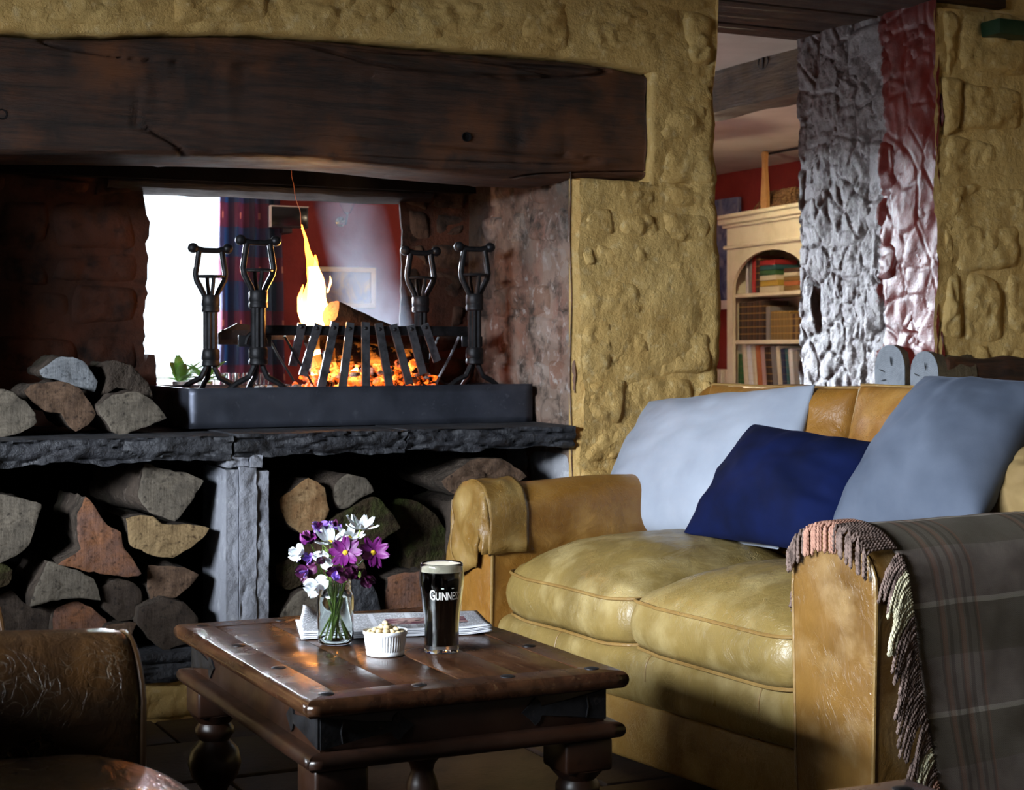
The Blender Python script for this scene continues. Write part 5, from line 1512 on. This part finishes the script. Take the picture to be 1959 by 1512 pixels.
sweetpea(588, 1092, -.018, toc - rtv * .5 - V_ * .2, .020, M['petal_d'], M['petal_v'], 'deep plum sweet pea low on the left side')
sweetpea(646, 1096, -.036, toc - V_ * .1, .020, M['petal_d'], M['petal_v'], 'deep plum sweet pea hanging at the front above the rim')
sweetpea(672, 1090, -.015, toc + rtv * .3, .020, M['petal_d'], M['petal_d'], 'dark plum sweet pea under the front magenta cosmos')
sweetpea(612, 1010, .010, toc + V_ * .8, .016, M['petal_v'], M['petal_p'], 'violet sweet pea peeping above the white cosmos')
sweetpea(697, 1106, .0, toc + rtv * .6 - V_ * .3, .018, M['petal_d'], M['petal_d'], 'dark plum sweet pea drooping at the right of the jar')
sweetpea(640, 1008, .018, toc + V_, .014, M['petal_v'], M['petal_d'], 'lilac sweet pea at the back of the bunch')
def leafy(px, py, df, label):
    rt, hd = stemmed('leaf_sprig', px, py, df, label, PT)
    R_ = random.Random(int(px + py))
    for k in range(5):
        pt = petal(.014, .0028, .2, 0)
        MB().add(pt.v, pt.f).move(Matrix.Translation(hd - Vector((0, 0, .006 * k))) @ Matrix.Rotation(R_.uniform(0, 6), 4, 'Z') @ Matrix.Rotation(R_.uniform(.2, 1), 4, 'X')).build('leaf', M['stem'], rt, 180, world=True)
leafy(628, 1052, -.02, 'pale green bud sprig between the white cosmos and plum bloom')
leafy(688, 1080, -.02, 'thin green leaf sprig below the right cosmos')
leafy(650, 1075, -.005, 'green leaf sprig in the heart of the bunch')
# ================================================================== armchairs in the foreground
def armchair(loc, label):
    r = root('leather_armchair', loc, 0, label, 'armchair', 'cracked brown leather armchairs along the left side')
    BL = M['brownleather']
    # local: seat faces +x; far arm at +y
    def arm2(y0, y1, zt):
        c = (y0 + y1) / 2; h = (y1 - y0) / 2; prof = []
        for k in range(6): prof.append((y0 + .01 * (1 - k / 5), lerp(.04, zt - h, k / 5)))
        for k in range(1, 14):
            a = pi - pi * k / 14; prof.append((c + h * 1.03 * cos(a), zt - h * .9 + h * .9 * sin(a)))
        for k in range(6): prof.append((y1 - .01 * k / 5, lerp(zt - h, .04, k / 5)))
        ds = [(.0, .84), (-.004, .94), (-.014, .985), (-.03, 1.0)] + [(-.03 - .75 * k / 16, 1.0) for k in range(1, 17)]
        m = MB(); n = len(prof)
        for (x, k) in ds:
            for (y, z) in prof:
                w_ = .007 * fr(y * 7, x * 6, z * 6, 3)
                m.v.append(Vector((x, c + (y - c) * k + w_, .04 + (z - .04) * (1 - (1 - k) * .3) + w_ + .012 * nz(x * 3.3, c, 1) + .02 * sm(-.1, -.5, x))))
        for j in range(len(ds) - 1):
            for i in range(n - 1): m.f.append((j * n + i, j * n + i + 1, (j + 1) * n + i + 1, (j + 1) * n + i))
        m.f.append(tuple(range(n))); j = len(ds) - 1; m.f.append(tuple(j * n + i for i in range(n)))
        o = recalc(m.build('arm', BL, r, 50))
        q = MB().tube([(-.003, c + (y - c) * .95, .04 + (z - .04) * .985) for y, z in prof], .004, 7); q.build('piping', M['darkpiping'], o)
        return o
    arm2(-.10, .10, .615)
    arm2(-1.02, -.82, .60)
    # seat cushion
    def fs(sd):
        def g(u, v):
            s = 2 * u - 1; t = 2 * v - 1; p = .25
            s = math.copysign(1 - (1 - abs(s)) ** 1.4, s); t = math.copysign(1 - (1 - abs(t)) ** 1.4, t)
            e = (1 - s ** 4) * (1 - t ** 4); q = max(0, e)
            x = -.28 + .31 * s * (1 - .04 * t * t); y = -.46 + .355 * t * (1 - .04 * s * s)
            z = (.425 + .10 * q ** .55 + .008 * fr(s * 2, t * 2, 5, 3) * q) if sd > 0 else (.33 - .05 * q ** .5)
            return Vector((x, y, z))
        return g
    m = MB().grid(40, 40, fs(1)).grid(40, 40, fs(-1), True)
    m.grid(40, 4, lambda u, v: fs(1)(u, 0).lerp(fs(-1)(u, 0), v) + Vector((0, -.012 * sin(pi * v), 0)), True); m.grid(40, 4, lambda u, v: fs(1)(1, u).lerp(fs(-1)(1, u), v) + Vector((.014 * sin(pi * v), 0, 0)), True)
    m.grid(40, 4, lambda u, v: fs(1)(u, 1).lerp(fs(-1)(u, 1), v) + Vector((0, .004 * sin(pi * v), 0))); m.grid(40, 4, lambda u, v: fs(1)(0, u).lerp(fs(-1)(0, u), v))
    o = recalc(m.build('seat_cushion', BL, r, 180))
    pts = [fs(1)(k / 20, 0) for k in range(20)] + [fs(1)(1, k / 20) for k in range(20)] + [fs(1)(1 - k / 20, 1) for k in range(20)] + [fs(1)(0, 1 - k / 20) for k in range(20)]
    MB().tube(pts, .005, 7, closed=True).build('piping', M['darkpiping'], o)
    MB().rbox(-.76, -.03, -.83, -.09, .06, .33, .02, 3).build('base', BL, r)
    m = MB()
    def fbk(u, v):
        a = 2 * pi * v; c, s = cos(a), sin(a); e = .5
        y = lerp(-1.02, .10, u); k = .75 + .25 * sm(0, .08, u) * sm(0, .08, 1 - u)
        return Vector((-.86 + .13 * k * math.copysign(abs(c) ** e, c) - .05 * s, y, .48 + .42 * k * math.copysign(abs(s) ** e, s)))
    m.grid(40, 28, fbk, cv=True); m.f.append(tuple(j * 41 for j in range(28))); m.f.append(tuple(40 + j * 41 for j in range(28)))
    recalc(m.build('back', BL, r, 60))
    for x in (-.1, -.8):
        for y in (-.95, .03): MB().lathe([(.018, 0), (.026, .05)], 12, (x, y, 0)).build('foot', M['table2'], r)
    return r
ac1 = armchair((.485, 2.13, -.004), 'cracked brown leather armchair in the bottom left foreground')
ac2 = copy_tree(ac1); ac2.location = (.385, 3.47, 0); ac2['label'] = 'second brown leather armchair whose arm tip shows at the left edge'

# ================================================================== timbers set in the right wall
def timber_end(cx, cy, hw, hh, label, top):
    n = 28; pts = []
    for k in range(n):
        a = 2 * pi * k / n; x, z = cos(a), sin(a)
        e = .9 if z > 0 else .55
        pts.append((cx + hw * math.copysign(abs(x) ** e, x), cy - hh * math.copysign(abs(z) ** e, z)))
    P = [atX(x, y, XR - .03) for x, y in pts]; c = sum(P, Vector()) / n
    rt = root('timber_end', (c.x, c.y, min(p.z for p in P)), label=label, cat='timber', group='old timber ends built into the doorway reveal')
    m = MB(); vs = []
    for k in (1, .8, .55, .3):
        for p in P: q = c.lerp(p, k); vs.append(q + Vector((.002 * nz(q.y * 50, q.z * 50, 1) - .004, 0, 0)))
    vs.append(c + Vector((-.004, 0, 0))); fs = []
    for a in range(3):
        for i in range(n): fs.append((a * n + i, a * n + (i + 1) % n, (a + 1) * n + (i + 1) % n, (a + 1) * n + i))
    for i in range(n): fs.append((3 * n + i, 3 * n + (i + 1) % n, 4 * n))
    o = recalc(MB().add(vs, fs).build('end_grain', M['end_blue2'], rt, 180, world=True))
    recalc(MB().prism(P, (.16, 0, 0)).build('timber', M['grey_oak'], rt, 40, world=True))
    for (u, v, w_, a) in ((-.5, .1, .4, .3), (-.4, -.3, .35, -.2), (.1, .5, .4, 1.4)):
        p = c + Vector((-.002, -.0, 0)); s = (P[0] - c).length
        d = Vector((0, cos(a), sin(a)));  q = c + Vector((-.006, -u * s, v * s))
        MB().tube([q - d * w_ * s * .5, q, q + d * w_ * s * .5], [.0006, .0022, .0006], 5).build('crack', M['black'], rt, world=True)
def eg_yz():
    t = NT('silvered_end_grain_reveal'); p = t.co('Object'); s = t.sep(p)
    y = s[1]; z = t.math('SUBTRACT', s[2], .05)
    r = t.math('SQRT', t.math('ADD', t.math('MULTIPLY', y, y), t.math('MULTIPLY', z, z)))
    ring = t.math('SINE', t.math('MULTIPLY', t.math('ADD', r, t.math('MULTIPLY', t.noise(p, 11, 3), .012)), 900.0))
    c = t.mix(t.ramp(ring, -1, 1, 0, .3), '#5e636a', '#3a3e44'); c = t.mix(t.ramp(t.noise(p, 25, 5), .45, .7), c, '#4e535a')
    return t.fin(c, .8, t.bump(t.noise(p, 70, 5), .5, .004), spec=.25)
M['end_blue2'] = eg_yz()
timber_end(1704, 712, 29, 52, 'rounded silvery timber end in the reveal nearer the doorway', 0)
timber_end(1770, 720, 27, 48, 'rounded silvery timber end in the reveal beside the yellow wall', 0)
r = root('wall_timber', (XR + .4, D - .02, .86), label='dark rough timber built into the yellow wall behind the sofa', cat='timber')
def fwt(u, v):
    x = lerp(XR + .005, 4.5, u); a = 2 * pi * v; c, s = cos(a), sin(a); e = .45
    return Vector((x, D + .02 - .045 * math.copysign(abs(c) ** e, c) + .008 * fr(x * 9, v * 6, 1, 3), .885 + (.06 + .012 * nz(x * 9, 2, 1)) * math.copysign(abs(s) ** e, s)))
m = MB().grid(60, 24, fwt, cv=True); m.f.append(tuple(j * 61 for j in range(24)))
recalc(m.build('oak', M['beam'], r, 180, world=True))
M['green'] = pbr('dark_green_paint', '#1d3a24', .5, [(12, '#142a1a', .4, .7)])
p = atY(1888, 40, D - .03); q = atY(1990, 80, D - .03)
r = root('green_shelf', (p.x + .1, D, q.z), label='dark green painted wooden bracket high on the right wall', cat='bracket')
MB().rbox(p.x, q.x + .1, D - .09, D + .03, q.z, p.z, .004).build('board', M['green'], r, world=True)
p = atY(1822, 0, D - .02)

# ================================================================== far room, seen through hearth and doorway
RY = FY - .02
# curtain
def curtain_mat():
    t = NT('tartan_curtain'); uv = t.co('UV'); s = t.sep(uv); u, v = s[0], s[1]
    fu = t.math('FRACT', t.math('MULTIPLY', u, 3.2)); fv = t.math('FRACT', t.math('MULTIPLY', v, 4.2))
    ru = t.math('LESS_THAN', fu, .42); rv = t.math('LESS_THAN', fv, .45)
    c = t.mix(t.math('MULTIPLY', rv, .75), '#34506a', '#7c2b30'); c = t.mix(t.math('MULTIPLY', ru, .25), c, '#7c2b33')
    dk = t.math('LESS_THAN', t.math('ABSOLUTE', t.math('SUBTRACT', fu, .7)), .1); c = t.mix(t.math('MULTIPLY', dk, .7), c, '#1d2530')
    sq = t.math('MULTIPLY', t.math('LESS_THAN', t.math('ABSOLUTE', t.math('SUBTRACT', fu, .21)), .05), t.math('LESS_THAN', t.math('ABSOLUTE', t.math('SUBTRACT', fv, .22)), .06))
    c = t.mix(sq, c, '#c98b70')
    c = t.mix(.12, c, '#8fa0c0')
    t.fin(c, .9, t.bump(t.noise(t.co('UV', (300, 500, 1)), 1, 2), .3, .002), spec=.1)
    tr = t.n('ShaderNodeBsdfTranslucent', Color=c); mx = t.n('ShaderNodeMixShader', Fac=.22)
    t.t.links.new(t.b.outputs[0], mx.inputs[1]); t.t.links.new(tr.outputs[0], mx.inputs[2]); t.t.links.new(mx.outputs[0], t.out.inputs[0])
    return t.m
M['curtain'] = curtain_mat()
cx0, cx1 = atY(418, 500, RY - .1).x, atY(532, 500, RY - .1).x
cur = root('curtain', ((cx0 + cx1) / 2, RY - .1, .7), label='blue and red tartan curtain beside the bright far window', cat='curtain')
m = MB()
def fcu(u, v):
    x = lerp(cx0, cx1, u); z = lerp(.74, 2.08, v); pin = lerp(.06, 0, v) if u < .5 else 0
    return Vector((x + (.05 * (1 - v) * (u - .3)), RY - .10 - .035 * sin(u * 26 + 1.2 * nz(u * 2, v * 2, 0)) - .02 * nz(u * 6, v * 3, 4), z))
m.grid(110, 30, fcu); o = m.build('cloth', M['curtain'], cur, 180, world=True)
uvl = o.data.uv_layers.new(name='UVMap')
for poly in o.data.polygons:
    for li in poly.loop_indices:
        j, i = divmod(o.data.loops[li].vertex_index, 111); uvl.data[li].uv = (i / 110, j / 30)
md = o.modifiers.new('thickness', 'SOLIDIFY'); md.thickness = .004
MB().tube([(WX[0] - .1, RY - .10, 2.10), (cx1 + .12, RY - .10, 2.10)], .014, 10).build('curtain_rod', M['iron'], cur, world=True)
# television on the wall
M['screen'] = pbr('dark_screen', '#14161c', .2)
M['tvshell'] = pbr('dark_grey_plastic', '#22242a', .4)
a = atY(516, 394, RY - .2); b = atY(590, 437, RY - .2)
tv = root('television', ((a.x + b.x) / 2, RY - .2, b.z), label='small dark wall television left of the flame', cat='television')
MB().rbox(a.x, b.x, RY - .2, RY - .15, b.z, a.z, .006).build('shell', M['tvshell'], tv, world=True)
MB().rbox(a.x + .012, b.x - .012, RY - .203, RY - .199, b.z + .012, a.z - .012, .001).build('screen', M['screen'], tv, world=True)
for (x0, x1, z0, z1) in ((a.x - .003, a.x + .010, b.z, a.z), (a.x, b.x, a.z - .002, a.z + .004)):
    MB().rbox(x0, x1, RY - .206, RY - .19, z0, z1, .001).build('edge_trim', M['white'], tv, world=True)
MB().rbox((a.x + b.x) / 2 - .03, (a.x + b.x) / 2 + .03, RY - .17, RY + .02, b.z - .03, b.z + .03, .004).build('wall_bracket', M['tvshell'], tv, world=True)
# wall lamp
a = atY(650, 425, RY)
wl = root('wall_lamp', (a.x, RY, a.z - .1), label='glass and chrome wall lamp above the picture', cat='wall lamp')
M['chrome'] = pbr('chrome', '#b8bcc2', .15, metal=1.0)
MB().lathe([(.03, 0), (.03, .012), (.012, .02)], 20).move(Matrix.Translation((a.x, RY, a.z)) @ Matrix.Rotation(pi / 2, 4, 'X')).build('backplate', M['chrome'], wl, world=True)
MB().tube([(a.x, RY, a.z), (a.x, RY - .1, a.z - .02), (a.x, RY - .13, a.z + .03), (a.x, RY - .13, a.z + .05)], .007, 8).build('arm', M['chrome'], wl, world=True)
MB().lathe([(.012, 0), (.02, .005), (.042, .05), (.05, .09), (.048, .09), (.04, .05), (.018, .008), (.01, .004)], 20, (a.x, RY - .13, a.z + .04), caps=False).build('glass_shade', M['glass'], wl, world=True)
# picture
def pic_mat(name, c1, c2, c3):
    t = NT(name); p = t.co('Object'); n = t.noise(p, 5, 4, .6, 1.0)
    c = t.mix(t.ramp(n, .42, .56), c1, c2); c = t.mix(t.ramp(t.noise(p, 7, 3, .5, .6), .5, .62), c, c3)
    return t.fin(c, .4)
def picture(nm, x0, x1, z0, z1, mat, label, fw=.03):
    r = root(nm, ((x0 + x1) / 2, RY - .02, z0), label=label, cat='picture')
    for (a0, a1, b0, b1) in ((x0, x1, z1 - fw, z1), (x0, x1, z0, z0 + fw), (x0, x0 + fw, z0 + fw, z1 - fw), (x1 - fw, x1, z0 + fw, z1 - fw)):
        MB().rbox(a0, a1, RY - .03, RY + .005, b0, b1, .003).build('frame', M['cream'], r, world=True)
    MB().rbox(x0 + fw, x1 - fw, RY - .015, RY + .005, z0 + fw, z1 - fw, .001).build('print', mat, r, world=True)
a = atY(588, 510, RY); b = atY(716, 590, RY)
picture('framed_picture', a.x, b.x, b.z, a.z, pic_mat('pastel_print', '#8f97b4', '#c7b58a', '#6f7aa6'), 'pale framed landscape print on the red wall behind the fire')
# potted plants and tumblers on the sill of the hearth opening
M['leaf'] = pbr('green_leaf', '#6d9a3e', .5, [(20, '#a9bd5c', .5, .7)], Subsurface__Weight=.05)
M['pot'] = pbr('white_pot', '#d8d6d2', .4)
def plant(px, py, Y, sz, label, seed):
    p = atY(px, py, Y); z0 = HZ0; r = root('potted_plant', (p.x, Y, z0), label=label, cat='plant', group='small plants on the hearth opening sill')
    MB().lathe([(.02, 0), (.026, .035), (.024, .035), (.02, .03)], 16, (p.x, Y, z0)).build('pot', M['pot'], r, world=True)
    R_ = random.Random(seed)
    for k in range(14):
        pt = petal(sz * R_.uniform(.7, 1.15), sz * .16, -.35, 0)
        MB().add(pt.v, pt.f).move(Matrix.Translation((p.x, Y, z0 + .032)) @ Matrix.Rotation(R_.uniform(0, 6.28), 4, 'Z') @ Matrix.Rotation(R_.uniform(.25, 1.2), 4, 'X')).build('leaf', M['leaf'], r, 180, world=True)
plant(345, 740, 5.13, .105, 'small green leafy plant on the sill under the bright window', 3)
plant(392, 740, 5.13, .095, 'yellow-green plant on the sill between the andiron legs', 8)
tm = None
for k, px in enumerate((422, 442, 462, 486, 502)):
    p = atY(px, 740, 5.13 + .02 * (k % 2)); r = root('tumbler', (p.x, p.y, HZ0), label=('first', 'second', 'third', 'fourth', 'fifth')[k] + ' clear tumbler from the plants along the hearth opening sill', cat='glass', group='tumblers on the sill')
    MB().lathe([(.0005, 0), (.02, 0), (.024, .06), (.0225, .06), (.0188, .004), (.0005, .004)], 24, (p.x, p.y, HZ0)).build('bowl', M['glass'], r, world=True)
# ------------------------------------------------ bookcase
P0 = Vector((5.69, 8.66, 0)); W_ = Vector((sin(radians(5.4)), cos(radians(5.4)), 0))
BW = 1.06
bcz = math.atan2(-W_.y, -W_.x)      # local +x runs toward the viewer's right
bk = root('bookcase', P0, bcz, 'cream painted bookcase with an arched opening full of books', 'bookcase')
# local: x 0..BW along the front, y>0 into the case (depth), z up
yb = .30
def bx(nm, x0, x1, y0, y1, z0, z1, r_=.003, parent=bk): return MB().rbox(x0, x1, y0, y1, z0, z1, r_).build(nm, M['cream'], parent)
def zpx(py, f=10.2): return EYE + (HY - py) / F * f
ZT = zpx(432, 10.3); ZM = zpx(475, 10.3); ZA = zpx(478, 9.8); ZS1 = zpx(567, 10.25); ZS2 = zpx(655, 10.25)
bx('side_panel', 0, .03, .02, yb, 0, ZT); bx('side_panel', BW - .03, BW, .02, yb, 0, ZT)
bx('back_panel', .03, BW - .03, yb - .015, yb, 0, ZT); bx('shelf', .03, BW - .03, .02, yb - .015, ZS1 - .012, ZS1 + .012)
bx('shelf', .03, BW - .03, .02, yb - .015, ZS2 - .012, ZS2 + .012); bx('shelf', .03, BW - .03, .02, yb - .015, .72, .745); bx('shelf', .03, BW - .03, .02, yb - .015, .38, .40)
# front with arched opening
xc = BW / 2; hw = BW / 2 - .075; zspr = ZS1 + .03; fz1 = ZT
m = MB(); n = 40; low = []; up_ = []
for k in range(n + 1):
    a = pi - pi * k / n; x = xc + hw * cos(a); low.append((x, zspr + (ZA - zspr) * sin(a)))
for y_ in (0.0, .02):
    pass
vs = []
for (x, z) in low: vs += [(x, 0, z), (x, 0, fz1), (x, .02, z), (x, .02, fz1)]
fs = []
for k in range(n):
    a, b = 4 * k, 4 * (k + 1)
    fs += [(a, b, b + 1, a + 1), (a + 2, a + 3, b + 3, b + 2), (a, a + 2, b + 2, b)]
m.add(vs, fs); m.box(0, xc - hw, 0, .02, 0, fz1); m.box(xc + hw, BW, 0, .02, 0, fz1); m.box(0, BW, 0, .02, 0, .12)
recalc(m.build('arched_front', M['cream'], bk, 30))
for (nm, z0, z1, o_) in (('cornice', ZT, ZT + .035, .045), ('cornice', ZT + .035, ZT + .06, .065), ('cornice', ZT - .02, ZT, .025), ('frieze_moulding', ZM - .012, ZM + .012, .02)):
    m = MB().rbox(-o_, BW + o_, -o_, yb, z0, z1, .008, 3); m.build(nm, M['cream'], bk)
BKM = bk.matrix_basis.copy()
cols = {'leather': '#4a3424', 'dkleather': '#33251b', 'gilt': '#7a6238', 'red': '#9a2a2a', 'green': '#355c35', 'yellow': '#b5963c', 'cream': '#d0c6a8', 'grey': '#7d7a76', 'white': '#d8d8d4', 'navy': '#27304a', 'orange': '#a8623a', 'teal': '#2f5a5c', 'pink': '#a88a86'}
BM_ = {}
for k, c in cols.items():
    t = NT('book_' + k); p = t.co('Object'); z = t.sep(p)[2]
    bandz = t.math('GREATER_THAN', t.math('FRACT', t.math('MULTIPLY', z, 24.0)), .82)
    cc = t.mix(t.math('MULTIPLY', bandz, .55 if k in ('leather', 'dkleather', 'gilt') else .12), c, '#b08d4a'); BM_[k] = t.fin(cc, .5)
M['pages'] = pbr('book_pages', '#d9cfb4', .9)
def book(x, y, z, w_, h, dp, key, label, group, tilt=0.0, lay=False):
    r = root('book', BKM @ Vector((x, y, z)), bcz, label, 'book', group)
    m = MB(); m.rbox(0, w_, 0, dp, 0, h, min(.004, w_ * .2)); pg = MB().box(w_ * .15, w_ * .85, .006, dp + .001, .004, h + .0006)
    for q, mt, nm in ((m, BM_[key], 'cover'), (pg, M['pages'], 'pages')):
        if lay: q.move(Matrix.Rotation(-pi / 2, 4, 'Y') @ Matrix.Translation((0, 0, -h)))
        if tilt: q.move(Matrix.Rotation(tilt, 4, 'Y'))
        q.build(nm, mt, r, 40)
    return r
ordn = ['first', 'second', 'third', 'fourth', 'fifth', 'sixth', 'seventh', 'eighth', 'ninth', 'tenth', 'eleventh', 'twelfth', 'thirteenth', 'fourteenth', 'fifteenth', 'sixteenth', 'seventeenth', 'eighteenth', 'nineteenth', 'twentieth', 'twenty-first', 'twenty-second']
x = .06; i = 0; R = random.Random(4)
zz = ZS2 + .012
for k in range(9):
    w_ = .034; book(x, .05, zz, w_, .235 + R.uniform(-.002, .004), .17, 'leather' if k % 2 else 'dkleather', ordn[i] + ' old leather-bound book from the left on the middle shelf', 'books on the middle shelf'); x += w_ + .0015; i += 1
x += .02
book(x, .05, zz, .045, .20, .17, 'grey', 'grey-backed thick book between the two leather sets', 'books on the middle shelf'); x += .055
for k in range(6):
    w_ = .036; book(x, .05, zz, w_, .172 + R.uniform(-.004, .004), .15, 'gilt', ordn[k] + ' gilt-banded book after the grey book on the middle shelf', 'books on the middle shelf'); x += w_ + .0015
for k in range(9):
    w_ = .03; book(x, .05, zz, w_, .148 + R.uniform(-.004, .004), .14, 'leather' if k % 2 else 'gilt', ordn[k] + ' short old book at the right of the middle shelf', 'books on the middle shelf'); x += w_ + .0015
    if x > BW - .09: break
zz = ZS1 + .012; x = .13
for k, (w_, h, key, nm) in enumerate(((.03, .21, 'white', 'thin white upright book'), (.04, .23, 'grey', 'grey upright book'), (.045, .25, 'red', 'dull red upright book'), (.05, .24, 'dkleather', 'dark brown upright book'))):
    book(x, .06, zz, w_, h * .92, .17, key, nm + ' on the top shelf at the left', 'books on the top shelf'); x += w_ + .004
z = zz
for k, (t_, wd, key, nm) in enumerate(((.036, .24, 'cream', 'cream book at the bottom of the top shelf pile'), (.034, .22, 'yellow', 'yellow book second in the top shelf pile'), (.03, .2, 'cream', 'pale book third in the top shelf pile'), (.03, .19, 'green', 'green book fourth in the top shelf pile'), (.028, .2, 'teal', 'teal book fifth in the top shelf pile'), (.03, .18, 'red', 'bright red book on top of the pile'))):
    book(x + .01, .05, z, t_, wd, .16, key, nm, 'books on the top shelf', lay=True) ; z += t_ + .001
x += .30; z = zz
for k, (t_, wd, key) in enumerate(((.03, .18, 'gilt'), (.026, .17, 'orange'), (.026, .18, 'gilt'), (.024, .16, 'cream'), (.024, .17, 'leather'))):
    book(x, .05, z, t_, wd, .15, key, ordn[k] + ' book from the bottom in the small right-hand pile', 'books on the top shelf', lay=True); z += t_ + .001
zz = .745; x = .05
for k, (w_, h, key) in enumerate(((.03, .2, 'green'), (.05, .26, 'cream'), (.045, .25, 'white'), (.04, .25, 'cream'), (.05, .25, 'orange'), (.04, .245, 'pink'), (.06, .24, 'dkleather'), (.05, .245, 'grey'), (.04, .245, 'cream'), (.04, .23, 'navy'), (.025, .23, 'teal'), (.04, .23, 'white'), (.05, .22, 'grey'))):
    book(x, .05, zz + .004, w_, h, .19, key, ordn[k] + ' leaning book from the left on the lowest visible shelf', 'leaning books on the lowest shelf', tilt=-.14 if 0 < k else 0); x += w_ + (.012 if k else .05)
# globe-like blue object on the middle shelf
p = BKM @ Vector((.80, .2, ZS2 + .012))
r = root('blue_dish', p, label='dark blue round dish standing behind the short books', cat='dish')
MB().lathe([(.02, 0), (.06, .006), (.11, .02), (.115, .025), (.06, .015), (.01, .012)], 28).move(Matrix.Translation(p + Vector((.02, 0, .118))) @ Matrix.Rotation(-pi / 2 + .25, 4, 'Y')).build('plate', pbr('cobalt_glaze', '#1b2f7a', .3, [(14, '#5f7a2c', .58, .66)]), r, world=True)
# wicker trug and wooden paddle on top of the bookcase
M['wicker'] = pbr('wicker', '#8a6a42', .8, [(60, '#5f4527', .45, .6)], [(140, .8, .004)])
M['pine'] = pbr('pale_beech', '#c2935a', .55, [(12, '#a87a44', .45, .65)])
r = root('wicker_trug', BKM @ Vector((.52, .14, ZT + .06)), bcz, 'shallow wicker trug lying on top of the bookcase', 'basket')
for k in range(7):
    a = k / 6; m = MB(); z = .012 + .10 * a
    m.tube([((.33 - .12 * a * a) * cos(t), (.10) * sin(t) * (1 - .4 * a), z + .004 * sin(t * 12 + k)) for t in [2 * pi * j / 40 for j in range(40)]], .008, 6, closed=True); m.build('cane_row', M['wicker'], r)
for k in range(9):
    t = lerp(-.8, .8, k / 8); MB().tube([(t * .33, -.10, .01), (t * .24, -.075, .08), (t * .20, -.05, .12)], .005, 5).build('cane_stake', M['wicker'], r)
r = root('wooden_paddle', BKM @ Vector((.46, .0, ZT + .06)), bcz, 'pale wooden paddle standing upright on the bookcase top', 'paddle')
pl = [(-.036, 0), (-.038, .06), (-.03, .14), (-.018, .24), (-.018, .30), (-.024, .33), (-.018, .345), (0, .35)]
pl = pl + [(-a, b) for a, b in reversed(pl[:-1])]
recalc(MB().prism([(a, 0, b) for a, b in pl], (0, .022, 0)).build('blade', M['pine'], r, 30))
r = root('iron_rod', BKM @ Vector((.45, .03, ZT + .06)), bcz, 'thin dark iron rod leaning beside the paddle', 'rod')
MB().tube([(.0, .0, .335), (.7, .1, .345)], .008, 8).build('shaft', M['iron'], r); MB().tube([(.7, .1, .345), (.7, .1, .0)], .008, 8).build('upright', M['iron'], r)
# picture and radiator on the side wall, left of the bookcase
a = atX(1372, 440, 6.12); b = atX(1392, 592, 6.12)
r = root('blue_painting', (6.1, a.y, b.z), label='tall blue painting in a white frame left of the bookcase', cat='picture')
ya, yb_ = b.y - .15, a.y + .35
MB().rbox(6.09, 6.13, ya, yb_, b.z, b.z + .06, .003).build('frame', M['white'], r, world=True)
MB().rbox(6.10, 6.13, ya, yb_, b.z + .06, a.z + .2, .003).build('canvas', pic_mat('blue_canvas', '#3a4470', '#6d7aa0', '#8d93a8'), r, world=True)
a = atX(1366, 706, 6.05); r = root('radiator', (6.05, a.y, .2), label='cream column radiator low on the wall by the bookcase', cat='radiator')
for k in range(9): MB().rbox(6.0, 6.1, a.y - .3 + k * .07, a.y - .25 + k * .07, .2, a.z, .015, 3).build('column', M['cream'], r, world=True)
# hanging lamp that lights the bookcase end of the far room
r = root('pendant_lamp', (4.75, 7.6, 2.16), label='small pendant lamp in the far room', cat='lamp')
MB().tube([(4.75, 7.6, 2.16), (4.75, 7.6, 2.02)], .004, 6).build('cord', M['tvshell'], r, world=True)
MB().lathe([(.02, .1), (.06, .06), (.1, .0), (.098, .0), (.058, .058), (.018, .098)], 24, (4.75, 7.6, 1.94), caps=False).build('lamp_shade', M['cream'], r, world=True)
ld = bpy.data.lights.new('pendant_bulb', 'POINT'); ld.energy = 30; ld.color = (1, .80, .55); ld.shadow_soft_size = .04
lo_ = bpy.data.objects.new('pendant_bulb', ld); lo_.location = (4.75, 7.6, 1.92); col.objects.link(lo_)
